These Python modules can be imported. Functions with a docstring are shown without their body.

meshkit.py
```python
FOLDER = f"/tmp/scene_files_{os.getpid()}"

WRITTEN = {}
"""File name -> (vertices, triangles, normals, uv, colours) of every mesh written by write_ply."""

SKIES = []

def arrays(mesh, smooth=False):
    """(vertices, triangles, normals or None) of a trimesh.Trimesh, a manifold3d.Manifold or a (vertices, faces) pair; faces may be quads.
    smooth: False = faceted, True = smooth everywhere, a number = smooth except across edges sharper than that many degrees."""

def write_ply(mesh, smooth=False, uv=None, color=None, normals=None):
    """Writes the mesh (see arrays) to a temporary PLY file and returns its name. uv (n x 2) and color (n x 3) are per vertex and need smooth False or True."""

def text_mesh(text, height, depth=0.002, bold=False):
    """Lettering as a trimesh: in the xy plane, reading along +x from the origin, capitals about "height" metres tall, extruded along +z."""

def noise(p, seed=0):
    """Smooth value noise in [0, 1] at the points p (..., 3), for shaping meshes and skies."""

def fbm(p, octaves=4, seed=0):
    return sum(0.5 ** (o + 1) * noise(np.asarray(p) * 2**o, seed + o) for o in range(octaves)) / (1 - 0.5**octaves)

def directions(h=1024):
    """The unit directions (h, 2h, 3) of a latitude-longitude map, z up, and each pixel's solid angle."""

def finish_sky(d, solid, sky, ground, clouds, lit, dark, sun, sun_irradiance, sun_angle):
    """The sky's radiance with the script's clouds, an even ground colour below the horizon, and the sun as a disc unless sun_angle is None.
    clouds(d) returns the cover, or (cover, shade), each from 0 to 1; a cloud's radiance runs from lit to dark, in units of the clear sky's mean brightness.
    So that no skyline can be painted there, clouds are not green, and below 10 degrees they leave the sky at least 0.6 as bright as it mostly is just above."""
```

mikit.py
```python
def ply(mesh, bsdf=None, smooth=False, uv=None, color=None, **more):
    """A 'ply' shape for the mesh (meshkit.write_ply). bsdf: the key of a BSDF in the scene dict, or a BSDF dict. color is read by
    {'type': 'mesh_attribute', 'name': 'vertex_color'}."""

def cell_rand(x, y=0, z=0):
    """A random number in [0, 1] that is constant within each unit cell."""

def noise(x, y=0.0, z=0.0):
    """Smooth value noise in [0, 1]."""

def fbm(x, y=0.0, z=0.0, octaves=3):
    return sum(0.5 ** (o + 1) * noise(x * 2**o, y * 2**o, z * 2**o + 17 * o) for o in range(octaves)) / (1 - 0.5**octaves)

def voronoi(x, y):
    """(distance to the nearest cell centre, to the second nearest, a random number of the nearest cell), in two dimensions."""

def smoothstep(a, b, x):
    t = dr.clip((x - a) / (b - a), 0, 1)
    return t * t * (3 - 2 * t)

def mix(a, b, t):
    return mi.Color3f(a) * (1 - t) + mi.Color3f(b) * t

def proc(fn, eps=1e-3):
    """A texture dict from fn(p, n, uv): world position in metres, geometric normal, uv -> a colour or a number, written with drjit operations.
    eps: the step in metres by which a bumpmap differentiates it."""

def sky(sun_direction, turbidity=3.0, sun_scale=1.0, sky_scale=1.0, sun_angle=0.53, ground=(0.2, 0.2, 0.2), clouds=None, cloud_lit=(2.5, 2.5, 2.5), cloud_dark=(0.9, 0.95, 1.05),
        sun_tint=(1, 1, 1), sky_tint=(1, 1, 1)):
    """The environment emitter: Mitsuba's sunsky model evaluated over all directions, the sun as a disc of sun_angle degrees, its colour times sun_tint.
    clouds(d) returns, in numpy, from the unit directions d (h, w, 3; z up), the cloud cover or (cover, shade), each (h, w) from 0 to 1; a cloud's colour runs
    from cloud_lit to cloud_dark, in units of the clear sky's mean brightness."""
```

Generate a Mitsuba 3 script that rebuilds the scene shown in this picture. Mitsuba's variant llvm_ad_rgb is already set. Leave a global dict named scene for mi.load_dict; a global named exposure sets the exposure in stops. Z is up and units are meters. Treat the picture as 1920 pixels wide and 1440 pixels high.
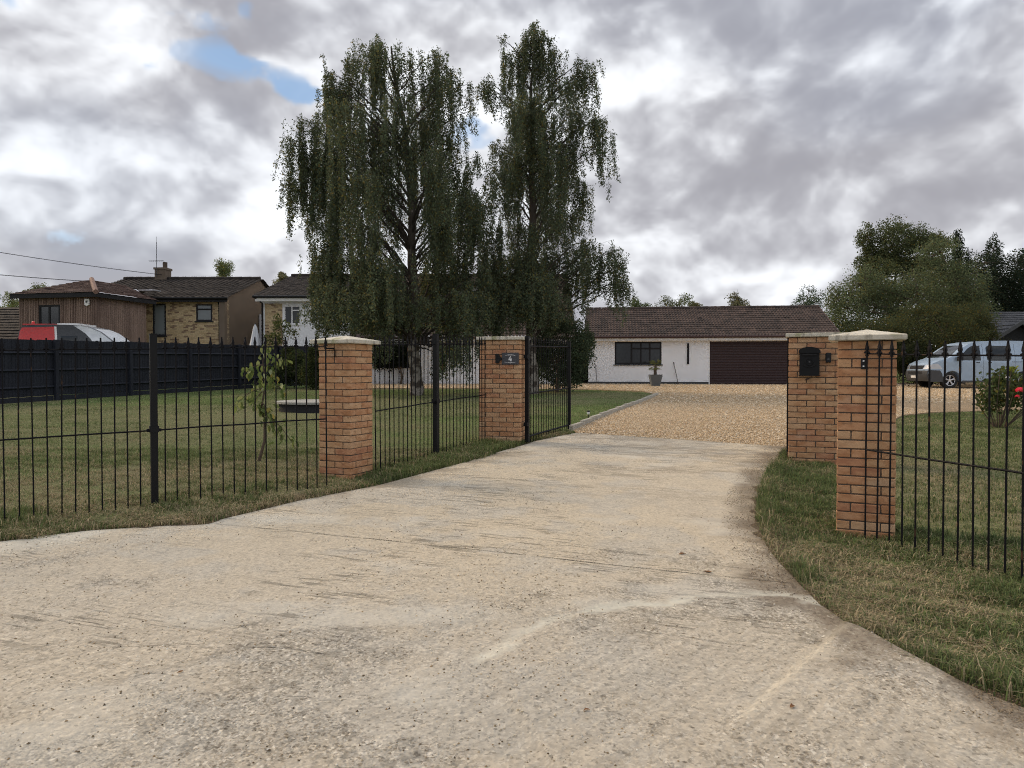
import math, random
import numpy as np, trimesh, manifold3d, shapely
import drjit as dr
import mitsuba as mi
import mikit, meshkit
from scipy.interpolate import PchipInterpolator
from scipy.spatial import Delaunay
from shapely.geometry import Polygon, LineString, Point
from trimesh.creation import extrude_polygon

T = mi.ScalarTransform4f
RNG = np.random.default_rng(7)
random.seed(7)
scene, labels = {}, {}

# ---------------------------------------------------------------- camera, sky, exposure
EYE = 1.5
PITCH = math.atan(28 / 1380)
scene['camera'] = {'type': 'perspective', 'fov': 2 * math.degrees(math.atan(960 / 1380)), 'fov_axis': 'x', 'near_clip': 0.05, 'far_clip': 3000.0,
                   'to_world': T().look_at(origin=[0, 0, EYE], target=[0, 1, EYE - math.tan(PITCH)], up=[0, 0, 1])}
exposure = 2.17


def _blob(az, el, a0, e0, ra, re):
    return np.exp(-((az - a0) / ra) ** 2 - ((el - e0) / re) ** 2)


def clouds(d):
    x, y, z = d[..., 0], d[..., 1], d[..., 2]
    az, el = np.degrees(np.arctan2(x, y)), np.degrees(np.arcsin(np.clip(z, -1, 1)))
    q = np.stack([x, y, 1.12 * z], -1)
    warp = np.stack([meshkit.fbm(q * 7 + 5, 4, 11), meshkit.fbm(q * 7 + 9, 4, 12), meshkit.fbm(q * 7 + 2, 4, 13)], -1) - 0.5
    qq = q + 0.075 * warp
    puff = lambda p, f, o, s: sum(0.55 ** (i + 1) * (1 - np.abs(2 * meshkit.noise(p * f * 2 ** i, s + i) - 1)) for i in range(o)) / (1.2 * (1 - 0.55 ** o))
    big, mid, fine = meshkit.fbm(qq * 3.1 + 3.3, 3, 21), meshkit.fbm(qq * 7.5 + 1.7, 5, 22), puff(qq, 15.0, 4, 23)
    toward = np.array([-0.035, 0.0, 0.035])      # the side of a cloud that is turned to the sun is brighter
    rim = (meshkit.fbm((qq + toward) * 7.5 + 1.7, 5, 22) - mid) + 0.10 * (puff(qq + 0.4 * toward, 15.0, 4, 23) - fine)
    # the heavy grey banks and the gaps between them, as they lie over the place
    bank = (0.40 * _blob(az, el, 24, 19, 12, 6) + 0.42 * _blob(az, el, -26, 17.5, 9, 3.2) + 0.30 * _blob(az, el, -22, 26, 14, 3) + 0.22 * _blob(az, el, 8, 25, 10, 4)
            + 0.30 * _blob(az, el, 20, 13.5, 8, 2.2) + 0.42 * _blob(az, el, -30, 7.0, 10, 3.5) + 0.30 * _blob(az, el, 33, 10.5, 7, 3) + 0.2 * _blob(az, el, 15, 8.5, 6, 1.2) + 0.25 * _blob(az, el, 32, 20, 5, 4)
            - 0.26 * _blob(az, el, -21, 14, 9, 3.2) - 0.30 * _blob(az, el, 6.5, 19, 4, 7) - 0.25 * _blob(az, el, 33, 15, 4, 2) - 0.30 * _blob(az, el, -33, 13, 4, 3) - 0.06 * _blob(az, el, -14, 9, 6, 4) - 0.16 * _blob(az, el, 18, 5.5, 14, 2.2))
    hole = (0.62 * _blob(az, el, -21.0, 21.4, 4.2, 1.3) + 0.70 * _blob(az, el, -16.0, 19.6, 4.2, 1.2) + 0.45 * _blob(az, el, -16.5, 17.2, 2.5, 0.7) - 0.5 * _blob(az, el, -19.8, 19.0, 2.4, 0.9) + 0.40 * _blob(az, el, 7.4, 22.6, 1.6, 1.0)
            + 0.55 * _blob(az, el, -3, 18, 2.5, 3) + 0.5 * _blob(az, el, -34.5, 22.5, 1.6, 1.6) - 0.35 * _blob(az, el, 14, 12, 14, 7) - 0.35 * _blob(az, el, 30, 18, 6, 4))
    tiny = meshkit.fbm(qq * 24.0 + 6.1, 5, 24)
    veil = mikit_step(0.38, 0.62, hole + 1.3 * (mid - 0.5) + 1.5 * (tiny - 0.5))
    out = 1 - np.clip(_blob(az, el, 0, 10, 60, 40), 0, 1)
    cover = 1.0 - 0.90 * veil * (0.55 + 0.45 * mikit_step(0.35, 0.6, hole)) - 0.4 * out * mikit_step(0.55, 0.7, big)
    rim2 = meshkit.fbm((qq + 0.45 * toward) * 24.0 + 6.1, 5, 24) - tiny
    raw = 0.08 + 0.75 * (big - 0.5) + 0.74 * bank + 1.15 * (mid - 0.5) + 0.85 * (tiny - 0.5) + 1.9 * rim + 1.3 * rim2 - 0.42 * (puff(qq, 11.0, 4, 29) - 0.55) + 0.05 * mikit_step(14, 4, el)
    shade = 1 / (1 + np.exp(-4.6 * raw))
    return np.clip(cover, 0, 1), np.clip(shade, 0, 1)


def mikit_step(a, b, x):
    t = np.clip((x - a) / (b - a), 0, 1)
    return t * t * (3 - 2 * t)


SUN = (-0.80, 0.32, 0.62)
scene['sky'] = mikit.sky(SUN, turbidity=3, sun_scale=0.30, sun_angle=18, clouds=clouds, cloud_lit=(3.05, 3.12, 3.22), cloud_dark=(1.0, 0.995, 1.10), sun_tint=(1.0, 0.93, 0.82))

# ---------------------------------------------------------------- lie of the land
_P = PchipInterpolator([-60, 0, 3, 4.5, 6, 8, 10, 12, 20, 36, 60, 100, 2000], [-0.1, 0, .02, .05, .10, .20, .29, .36, .55, .78, .95, 1.1, 1.1])


def gz(y):
    return _P(np.clip(y, -60, 2000))


LEFT_EDGE = [(-12, 2.6), (-9, 3.9), (-6.6, 4.9), (-4.17, 5.96), (-3.74, 6.26), (-3.15, 6.47), (-2.73, 6.6), (-2.16, 7.43), (-1.52, 8.1), (-0.75, 9.4), (0.0, 10.94), (0.36, 11.75), (1.12, 12.86)]
RIGHT_EDGE = [(4.12, 11.02), (3.72, 10.2), (3.39, 9.52), (2.9, 8.5), (2.55, 7.62), (2.22, 6.7), (2.05, 6.0), (1.97, 5.45), (1.93, 5.0), (1.88, 4.4), (1.90, 4.05), (2.0, 3.61), (2.24, 3.15), (2.62, 2.6), (3.4, 1.9), (5.2, 1.1), (12, 0.2)]
KERB_LINE = [(1.10, 13.2), (1.79, 15.38), (2.56, 17.63), (3.54, 20.34), (4.2, 22.4), (4.9, 24.6)]


def ragged(pts, amp, seed, step=0.12, shift=0.0):
    """The polyline with an uneven edge."""
    ls = LineString(pts)
    n = int(ls.length / step)
    p = np.array([ls.interpolate(i * ls.length / n).coords[0] for i in range(n + 1)])
    t = np.gradient(p, axis=0)
    t /= np.linalg.norm(t, axis=1, keepdims=True)
    q = np.column_stack([p, 0 * p[:, 0]])
    w = (meshkit.fbm(q * 2.3, 3, seed) - 0.5) * 2 * amp + (meshkit.fbm(q * 9, 2, seed + 1) - 0.5) * amp
    w += shift
    w[0] = w[-1] = 0
    return [tuple(r) for r in p + np.column_stack([-t[:, 1], t[:, 0]]) * w[:, None]]


DRIVE = Polygon(LEFT_EDGE + RIGHT_EDGE + [(12, -5), (-12, -5)])
GRAVEL = Polygon([(1.12, 12.87), (4.12, 11.03), (4.4, 10.3), (5.6, 11.9), (8.7, 16.4), (10, 17.3), (12.25, 18), (20, 18.8), (34, 19.5), (34, 38), (-8, 38), (-8, 30.6), (-2, 30.3), (2.95, 29.3), (4.9, 27.6)] + KERB_LINE[::-1])

PAVED = DRIVE.union(GRAVEL)


def rotz(v, a):
    c, s = math.cos(a), math.sin(a)
    v = np.array(v, float)
    return np.stack([v[..., 0] * c - v[..., 1] * s, v[..., 0] * s + v[..., 1] * c, v[..., 2]], -1)


class MB:
    """Collects vertices and triangles of one mesh."""

    def __init__(self):
        self.v, self.f, self.n = [], [], 0

    def add(self, v, f):
        v, f = np.asarray(v, float), np.asarray(f, int)
        if f.shape[1] == 4:
            f = np.vstack([f[:, [0, 1, 2]], f[:, [0, 2, 3]]])
        self.v.append(v)
        self.f.append(f + self.n)
        self.n += len(v)
        return self

    def mesh(self, m, at=(0, 0, 0), a=0.0):
        return self.add(rotz(np.asarray(m.vertices), a) + np.array(at), m.faces)

    def box(self, lo, hi, o=(0, 0, 0), a=0.0):
        """Axis-aligned box from lo to hi in a frame turned by a about z and set at o."""
        lo, hi = np.minimum(lo, hi), np.maximum(lo, hi)
        v = np.array([[x, y, z] for x in (lo[0], hi[0]) for y in (lo[1], hi[1]) for z in (lo[2], hi[2])], float)
        return self.add(rotz(v, a) + np.array(o), BOXF)

    def tube(self, pts, radii, n=6, cap=True):
        pts = np.asarray(pts, float)
        radii = np.broadcast_to(np.asarray(radii, float), len(pts))
        t = np.gradient(pts, axis=0)
        t /= np.linalg.norm(t, axis=1, keepdims=True) + 1e-12
        ref = np.where(np.abs(t[:, 2:3]) > 0.9, [[1.0, 0, 0]], [[0, 0, 1.0]])
        x = np.cross(t, ref)
        x /= np.linalg.norm(x, axis=1, keepdims=True) + 1e-12
        y = np.cross(t, x)
        ang = np.arange(n) * 2 * np.pi / n
        ring = pts[:, None] + radii[:, None, None] * (np.cos(ang)[None, :, None] * x[:, None] + np.sin(ang)[None, :, None] * y[:, None])
        v = ring.reshape(-1, 3)
        i, j = np.meshgrid(np.arange(len(pts) - 1), np.arange(n), indexing='ij')
        a = (i * n + j).ravel()
        b = (i * n + (j + 1) % n).ravel()
        f = np.stack([a, a + n, b + n, b], 1)
        f = np.vstack([f[:, [0, 1, 2]], f[:, [0, 2, 3]]])
        if cap:
            k = np.arange(1, n - 1)
            z = k * 0
            f = np.vstack([f, np.stack([z, k, k + 1], 1), np.stack([z, k + 1, k], 1) + (len(pts) - 1) * n])
        return self.add(v, f)

    def prism(self, poly, depth, frame):
        """Extruded shapely polygon; frame = (origin, x axis, y axis, extrusion axis)."""
        m = extrude_polygon(poly, depth, engine='earcut')
        o, x, y, z = (np.array(k, float) for k in frame)
        v = m.vertices
        w = o + v[:, :1] * x + v[:, 1:2] * y + v[:, 2:3] * z
        f = m.faces if np.dot(np.cross(x, y), z) > 0 else m.faces[:, ::-1]
        return self.add(w, f)

    def get(self):
        return np.vstack(self.v), np.vstack(self.f)


BOXF = np.array([[0, 1, 3], [0, 3, 2], [4, 6, 7], [4, 7, 5], [0, 4, 5], [0, 5, 1], [2, 3, 7], [2, 7, 6], [0, 2, 6], [0, 6, 4], [1, 5, 7], [1, 7, 3]])


def cbox(sx, sy, sz, c=0.004):
    """A box about the origin with chamfered edges."""
    p = []
    for a in (-1, 1):
        for b in (-1, 1):
            for e in (-1, 1):
                h = np.array([sx * a, sy * b, sz * e]) / 2
                for k in range(3):
                    w = h.copy()
                    for j in range(3):
                        if j != k:
                            w[j] -= math.copysign(c, w[j])
                    p.append(w)
    m = trimesh.convex.convex_hull(np.array(p))
    return m


COUNT = {}


def key_of(base):
    n = COUNT.get(base, 0)
    COUNT[base] = n + 1
    return base if n == 0 else f'{base}_{n:03d}'


def tag(k, label=None, cat=None, group=None, kind=None):
    e = {}
    for a, b in (('label', label), ('category', cat), ('group', group), ('kind', kind)):
        if b:
            e[a] = b
    labels[k] = e
    return k


def thing(base, label, cat, group=None):
    return tag(key_of(base), label, cat, group)


def put(key, m, bsdf, smooth=False, **kw):
    scene[key] = mikit.ply(m.get() if isinstance(m, MB) else m, 'mat_' + bsdf, smooth, **kw)
    return key


def part(parent, name, m, bsdf, smooth=False, label=None, kind=None, **kw):
    k = key_of(parent + '__' + name)
    put(k, m, bsdf, smooth, **kw)
    if label or kind:
        tag(k, label, None, None, kind)
    return k


# ---------------------------------------------------------------- materials
noise, fbm, voronoi, sstep, mix, cell = mikit.noise, mikit.fbm, mikit.voronoi, mikit.smoothstep, mikit.mix, mikit.cell_rand


def line_dist(p, pts):
    best = mi.Float(1e9)
    for (ax, ay), (bx, by) in zip(pts[:-1], pts[1:]):
        dx, dy = bx - ax, by - ay
        t = dr.clip(((p.x - ax) * dx + (p.y - ay) * dy) / (dx * dx + dy * dy), 0, 1)
        best = dr.minimum(best, dr.sqrt(dr.square(p.x - ax - t * dx) + dr.square(p.y - ay - t * dy)))
    return best


def plain(name, col, rough=0.6, metal=0.0, spec=0.5, two=True, **kw):
    b = {'type': 'principled', 'base_color': {'type': 'rgb', 'value': list(col)} if not isinstance(col, dict) else col, 'roughness': rough, 'metallic': metal, 'specular': spec, **kw}
    scene['mat_' + name] = {'type': 'twosided', 'b': b} if two else b
    return name


def bumped(name, col, bump, scale, rough=0.85, spec=0.3, eps=1e-3):
    scene['mat_' + name] = {'type': 'twosided', 'b': {'type': 'bumpmap', 'scale': scale, 't': mikit.proc(bump, eps),
                                             'b': {'type': 'principled', 'base_color': mikit.proc(col), 'roughness': rough, 'specular': spec}}}
    return name


JOINT = [(-2.64, 6.55), (-1.14, 6.01), (0.16, 5.52), (1.09, 5.18), (1.88, 4.9)]
CRACK = [(-2.1, 3.85), (-1.75, 3.9), (-1.5, 3.86), (-1.2, 3.84), (-0.85, 3.72)]
JOINT2 = [(-0.1, 8.25), (0.7, 7.95), (1.6, 7.6), (2.4, 7.25)]
STEP = [(-0.15, 3.72), (0.0, 3.95), (0.17, 4.18), (0.42, 4.38), (0.79, 4.49), (0.94, 4.47), (1.14, 4.62), (1.49, 4.66), (1.76, 4.64), (1.88, 4.5)]
WEDGE = [(1.90, 4.12), (0.97, 3.07), (0.55, 2.6)]
ux, uy = 0.944, -0.33     # the way the wet concrete was brushed


def agg_mask(p):
    near = sstep(7.0, 2.6, p.y)
    m = fbm(p.x * 0.9 + 3, p.y * 0.9, 0, 4)
    f = fbm(p.x * 5.3, p.y * 5.3, 5, 3)
    return dr.clip(sstep(0.60 - 0.26 * near, 0.84 - 0.26 * near, m + 0.42 * (f - 0.5) + 0.09 * sstep(-0.6, 1.2, p.x) * near), 0, 1)


def concrete_col(p, n, uv):
    s, t = p.x * ux + p.y * uy, -p.x * uy + p.y * ux
    a = fbm(p.x * 0.55 + 9, p.y * 0.55, 0, 4)
    b = fbm(p.x * 2.3, p.y * 2.3, 3, 4)
    warm = sstep(3.2, 6.8, p.y) * sstep(13.0, 9.5, p.y)
    c = mix((0.432, 0.387, 0.315), (0.474, 0.408, 0.306), dr.clip(warm * 0.8 + 0.9 * (a - 0.5), 0, 1))
    c = mix(c, mi.Color3f(0.40, 0.38, 0.335), sstep(0.48, 0.68, b) * 0.5)
    grain = fbm(p.x * 55, p.y * 55, 1, 3)
    salt = noise(p.x * 105, p.y * 105, 2)
    near = sstep(7.5, 3.5, p.y)
    c = c * (0.70 + 0.44 * grain + 0.16 * salt)
    c = c * (1 - 0.34 * near * sstep(0.66, 0.80, fbm(p.x * 60 + 5, p.y * 60, 6, 2)))
    c = mix(c, mi.Color3f(0.62, 0.575, 0.49), 0.5 * near * sstep(0.66, 0.80, fbm(p.x * 66 + 15, p.y * 66, 9, 2)))
    m = agg_mask(p)
    # stiff broom marks: short dark scratches, broken up
    brush = fbm(s * 4.5, t * 52, 7, 3)
    bm = sstep(0.36, 0.58, fbm(p.x * 0.8 + 20, p.y * 0.8, 2, 3)) * sstep(0.34, 0.60, fbm(s * 3, t * 6, 14, 3))
    c = c * (1 - 0.46 * bm * sstep(0.55, 0.68, brush) * sstep(3.0, 4.4, p.y))
    s2, t2 = p.x * 0.66 + p.y * 0.75, -p.x * 0.75 + p.y * 0.66
    scuff = fbm(s2 * 1.7, t2 * 30, 17, 4) * sstep(4.5, 3.9, p.y)
    c = c * (1 + 0.07 * sstep(0.52, 0.70, scuff) - 0.08 * sstep(0.44, 0.30, scuff) * sstep(4.5, 3.9, p.y))
    # aggregate worn bare: pale and dark chips with pits between
    d1, d2, rnd = voronoi(p.x * 74 + 2 * grain, p.y * 74)
    g1, g2, rn2 = voronoi(p.x * 41 + 7, p.y * 41 + 1.5 * grain)
    chip = sstep(0.46, 0.22, d1)
    c = mix(c, mix((0.20, 0.155, 0.105), (0.66, 0.60, 0.50), sstep(0.15, 0.95, rnd)), m * 0.62 * chip * sstep(0.35, 0.6, noise(p.x * 31, p.y * 31, 4)))
    c = mix(c, mi.Color3f(0.13, 0.105, 0.075), 0.62 * m * sstep(0.74, 0.86, rn2) * sstep(0.50, 0.22, g1))
    c = mix(c, mi.Color3f(0.68, 0.63, 0.54), 0.75 * m * sstep(0.24, 0.12, rn2) * sstep(0.42, 0.2, g1))
    c = c * (1 - 0.26 * sstep(0.58, 0.72, fbm(p.x * 19, p.y * 19, 8, 3)) * (0.2 + 0.8 * m))
    # scattered specks of leaf mould
    e1, e2, er = voronoi(s * 17, t * 26)
    c = mix(c, mi.Color3f(0.10, 0.08, 0.055), 0.7 * sstep(0.90, 0.95, er) * sstep(0.24, 0.10, e1) * sstep(0.40, 0.6, a + 0.3 * m))
    # efflorescence
    w = sstep(0.60, 0.80, fbm(p.x * 1.1 + 31, p.y * 2.1 + 4, 4, 5))
    c = mix(c, mi.Color3f(0.54, 0.515, 0.45), 0.45 * w)
    le = line_dist(p, LEFT_EDGE[2:])
    c = mix(c, mi.Color3f(0.56, 0.54, 0.47), 0.6 * sstep(0.6, 0.1, le + 0.3 * (b - 0.5)) * sstep(0.42, 0.62, fbm(p.x * 1.6, p.y * 1.6, 9, 4)) * sstep(8.5, 6.5, p.y))
    # mud trodden off the verge, and tyre grime towards the gate
    rd = line_dist(p, RIGHT_EDGE[:14])
    mud = sstep(0.55, 0.0, rd + 1.0 * (fbm(p.x * 3.1, p.y * 3.1, 6, 5) - 0.45))
    c = mix(c, mi.Color3f(0.150, 0.115, 0.082), 0.9 * mud * (0.6 + 0.4 * grain))
    grime = sstep(6.5, 9.0, p.y) * sstep(0.46, 0.64, fbm(s * 1.1, t * 2.6, 12, 5))
    c = mix(c, mi.Color3f(0.185, 0.155, 0.12), 0.5 * grime * sstep(0.30, 0.62, fbm(s * 6, t * 19, 3, 3)))
    c = mix(c, mi.Color3f(0.20, 0.165, 0.12), 0.6 * sstep(0.6, 0.0, le) * sstep(0.45, 0.62, fbm(p.x * 2.2 + 40, p.y * 3.2, 8, 5)) * sstep(6.8, 8.3, p.y))
    # feather edge of the new screed
    st = line_dist(p, STEP)
    c = mix(c, mi.Color3f(0.57, 0.55, 0.47), 0.85 * sstep(0.13, 0.01, st + 0.16 * (fbm(p.x * 11, p.y * 11, 3, 4) - 0.42)) * (0.55 + 0.45 * sstep(0.3, 0.6, fbm(p.x * 3, p.y * 3, 21, 3))))
    wd = line_dist(p, WEDGE[:2])
    c = mix(c, mi.Color3f(0.54, 0.50, 0.41), 0.30 * sstep(0.07, 0.01, wd + 0.06 * (fbm(p.x * 12, p.y * 12, 4, 3) - 0.4)))
    # joints and cracks
    c = c * (1 - 0.72 * sstep(0.007, 0.0025, line_dist(p, JOINT) + 0.012 * (noise(p.x * 7, p.y * 7) - 0.5)))
    wob = 0.05 * (fbm(p.x * 5, p.y * 5, 2, 3) - 0.5)
    c = c * (1 - 0.5 * sstep(0.006, 0.002, dr.abs(line_dist(p, CRACK) + wob)) * sstep(0.35, 0.55, noise(p.x * 4, p.y * 4)))
    c = c * (1 - 0.4 * sstep(0.012, 0.004, line_dist(p, JOINT2) + 0.02 * noise(p.x * 5, p.y * 5)))
    return c


def concrete_bump(p, n, uv):
    s, t = p.x * ux + p.y * uy, -p.x * uy + p.y * ux
    d1, d2, rnd = voronoi(p.x * 66, p.y * 66)
    m = agg_mask(p)
    return 0.006 * m * (sstep(0.5, 0.1, d1) * (0.3 + 0.7 * rnd)) + 0.0035 * fbm(s * 4, t * 36, 7, 3) + 0.009 * fbm(p.x * 40, p.y * 40, 1, 3) + 0.010 * fbm(p.x * 9, p.y * 9, 2, 2) - 0.006 * sstep(0.012, 0.004, line_dist(p, JOINT))


bumped('concrete', concrete_col, concrete_bump, 1.0, 0.9, 0.2, eps=2e-3)


def ground_col(p, n, uv):
    a = fbm(p.x * 0.33 + 4, p.y * 0.33, 0, 4)
    b = fbm(p.x * 1.7, p.y * 1.7, 2, 4)
    c = mix((0.142, 0.138, 0.074), (0.100, 0.135, 0.048), dr.clip(sstep(0.36, 0.62, a) * 0.75 + 0.25 * sstep(8, 16, p.y), 0, 1))
    c = mix(c, mi.Color3f(0.18, 0.148, 0.090), 0.5 * sstep(0.50, 0.68, b) * sstep(16, 8, p.y))
    c = c * (0.45 + 0.65 * fbm(p.x * 26, p.y * 26, 3, 3) + 0.45 * fbm(p.x * 85, p.y * 85, 5, 2))
    c = mix(c, mi.Color3f(0.30, 0.235, 0.15), 0.45 * sstep(0.62, 0.75, fbm(p.x * 48, p.y * 21, 8, 3)) * sstep(10, 6, p.y))
    rd = dr.minimum(line_dist(p, RIGHT_EDGE), line_dist(p, LEFT_EDGE))
    c = mix(c, mi.Color3f(0.125, 0.096, 0.066), sstep(0.36, 0.1, rd + 0.30 * (b - 0.5)))
    return c


bumped('lawn_soil', ground_col, lambda p, n, uv: 0.02 * fbm(p.x * 18, p.y * 18, 0, 3) + 0.012 * fbm(p.x * 70, p.y * 70, 3, 2), 1.0, 0.95, 0.1, eps=4e-3)


def gravel_col(p, n, uv):
    d1, d2, rnd = voronoi(p.x * 34, p.y * 34)
    c = mix((0.25, 0.175, 0.105), (0.56, 0.43, 0.285), rnd)
    c = c * (0.45 + 0.55 * sstep(0.0, 0.30, d2 - d1))
    c = mix(c, mi.Color3f(0.40, 0.30, 0.19), sstep(14, 26, p.y) * 0.7)
    return c * (0.78 + 0.44 * fbm(p.x * 0.9, p.y * 0.9, 3, 4))


bumped('gravel', gravel_col, lambda p, n, uv: 0.012 * sstep(0.55, 0.05, voronoi(p.x * 34, p.y * 34)[0]), 1.0, 0.9, 0.2, eps=3e-3)


def vcol(name, rough=0.8, spec=0.2):
    scene['mat_' + name] = {'type': 'twosided', 'b': {'type': 'principled', 'base_color': {'type': 'mesh_attribute', 'name': 'vertex_color'}, 'roughness': rough, 'specular': spec}}
    return name


vcol('pebble', 0.85)
scene['mat_leafy'] = {'type': 'principledthin', 'base_color': {'type': 'mesh_attribute', 'name': 'vertex_color'}, 'roughness': 0.55, 'diff_trans': 0.95, 'spec_trans': 0.0, 'eta': 1.35}
scene['mat_blade'] = {'type': 'principledthin', 'base_color': {'type': 'mesh_attribute', 'name': 'vertex_color'}, 'roughness': 0.7, 'diff_trans': 0.6, 'spec_trans': 0.0, 'eta': 1.3}


def brick_fn(lo, hi, seed):
    def fn(p, n, uv):
        a = fbm(p.x * 14 + seed, p.y * 14, p.z * 22, 3)
        g = noise(p.x * 260, p.y * 260, p.z * 260)
        c = mix(lo, hi, sstep(0.3, 0.7, a)) * (0.84 + 0.32 * g)
        c = mix(c, mi.Color3f(0.20, 0.12, 0.075), 0.6 * sstep(0.66, 0.78, fbm(p.x * 30, p.y * 30, p.z * 44 + seed, 3)))
        return mix(c, mi.Color3f(0.48, 0.38, 0.29), 0.25 * sstep(0.60, 0.80, fbm(p.x * 5 + 3 * seed, p.y * 5, p.z * 9, 3)))
    return fn


BRICKS = []
for i, (lo, hi) in enumerate([((0.36, 0.180, 0.092), (0.45, 0.255, 0.145)), ((0.41, 0.245, 0.140), (0.48, 0.31, 0.185)), ((0.335, 0.160, 0.090), (0.42, 0.225, 0.130)), ((0.39, 0.215, 0.115), (0.47, 0.29, 0.165))]):
    BRICKS.append(plain(f'brick_{i}', mikit.proc(brick_fn(lo, hi, i * 11.3)), 0.9, 0, 0.2))
plain('mortar', mikit.proc(lambda p, n, uv: mix((0.060, 0.047, 0.036), (0.125, 0.10, 0.08), noise(p.x * 60, p.y * 60, p.z * 60))), 0.95, 0, 0.1)
plain('cap_stone', mikit.proc(lambda p, n, uv: mix((0.44, 0.41, 0.345), (0.60, 0.565, 0.48), fbm(p.x * 9, p.y * 9, p.z * 9, 4)) * (0.82 + 0.3 * noise(p.x * 190, p.y * 190, p.z * 190)) * (1 - 0.35 * sstep(0.58, 0.72, fbm(p.x * 26, p.y * 26, p.z * 5, 3))) * mix((1, 1, 1), (0.62, 0.66, 0.50), sstep(0.52, 0.70, fbm(p.x * 7 + 3, p.y * 7, p.z * 3, 4)))), 0.9, 0, 0.2)
plain('iron', mikit.proc(lambda p, n, uv: mix((0.006, 0.006, 0.008), (0.060, 0.035, 0.020), sstep(0.70, 0.82, fbm(p.x * 30, p.y * 30, p.z * 8, 3)))), 0.6, 0, 0.15)
plain('black_paint', (0.007, 0.0075, 0.009), 0.5, 0, 0.2)
plain('black_plastic', (0.009, 0.0095, 0.011), 0.4, 0, 0.25)
plain('matt_black', (0.010, 0.010, 0.012), 0.8)
plain('white_paint', (0.76, 0.76, 0.77), 0.5)
plain('white_plastic', (0.8, 0.8, 0.8), 0.35)
plain('dark_grey', (0.05, 0.052, 0.056), 0.5)
plain('slate_sign', (0.045, 0.047, 0.056), 0.55)
plain('silver', (0.6, 0.6, 0.62), 0.28, 0.85)
plain('rubber', (0.016, 0.016, 0.016), 0.85)
plain('glass_dark', (0.016, 0.020, 0.022), 0.05, 0, 0.5)
plain('pane_grey', (0.20, 0.225, 0.235), 0.2, 0, 0.6)
plain('glass_pale', (0.13, 0.15, 0.155), 0.12, 0, 0.7)
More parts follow.
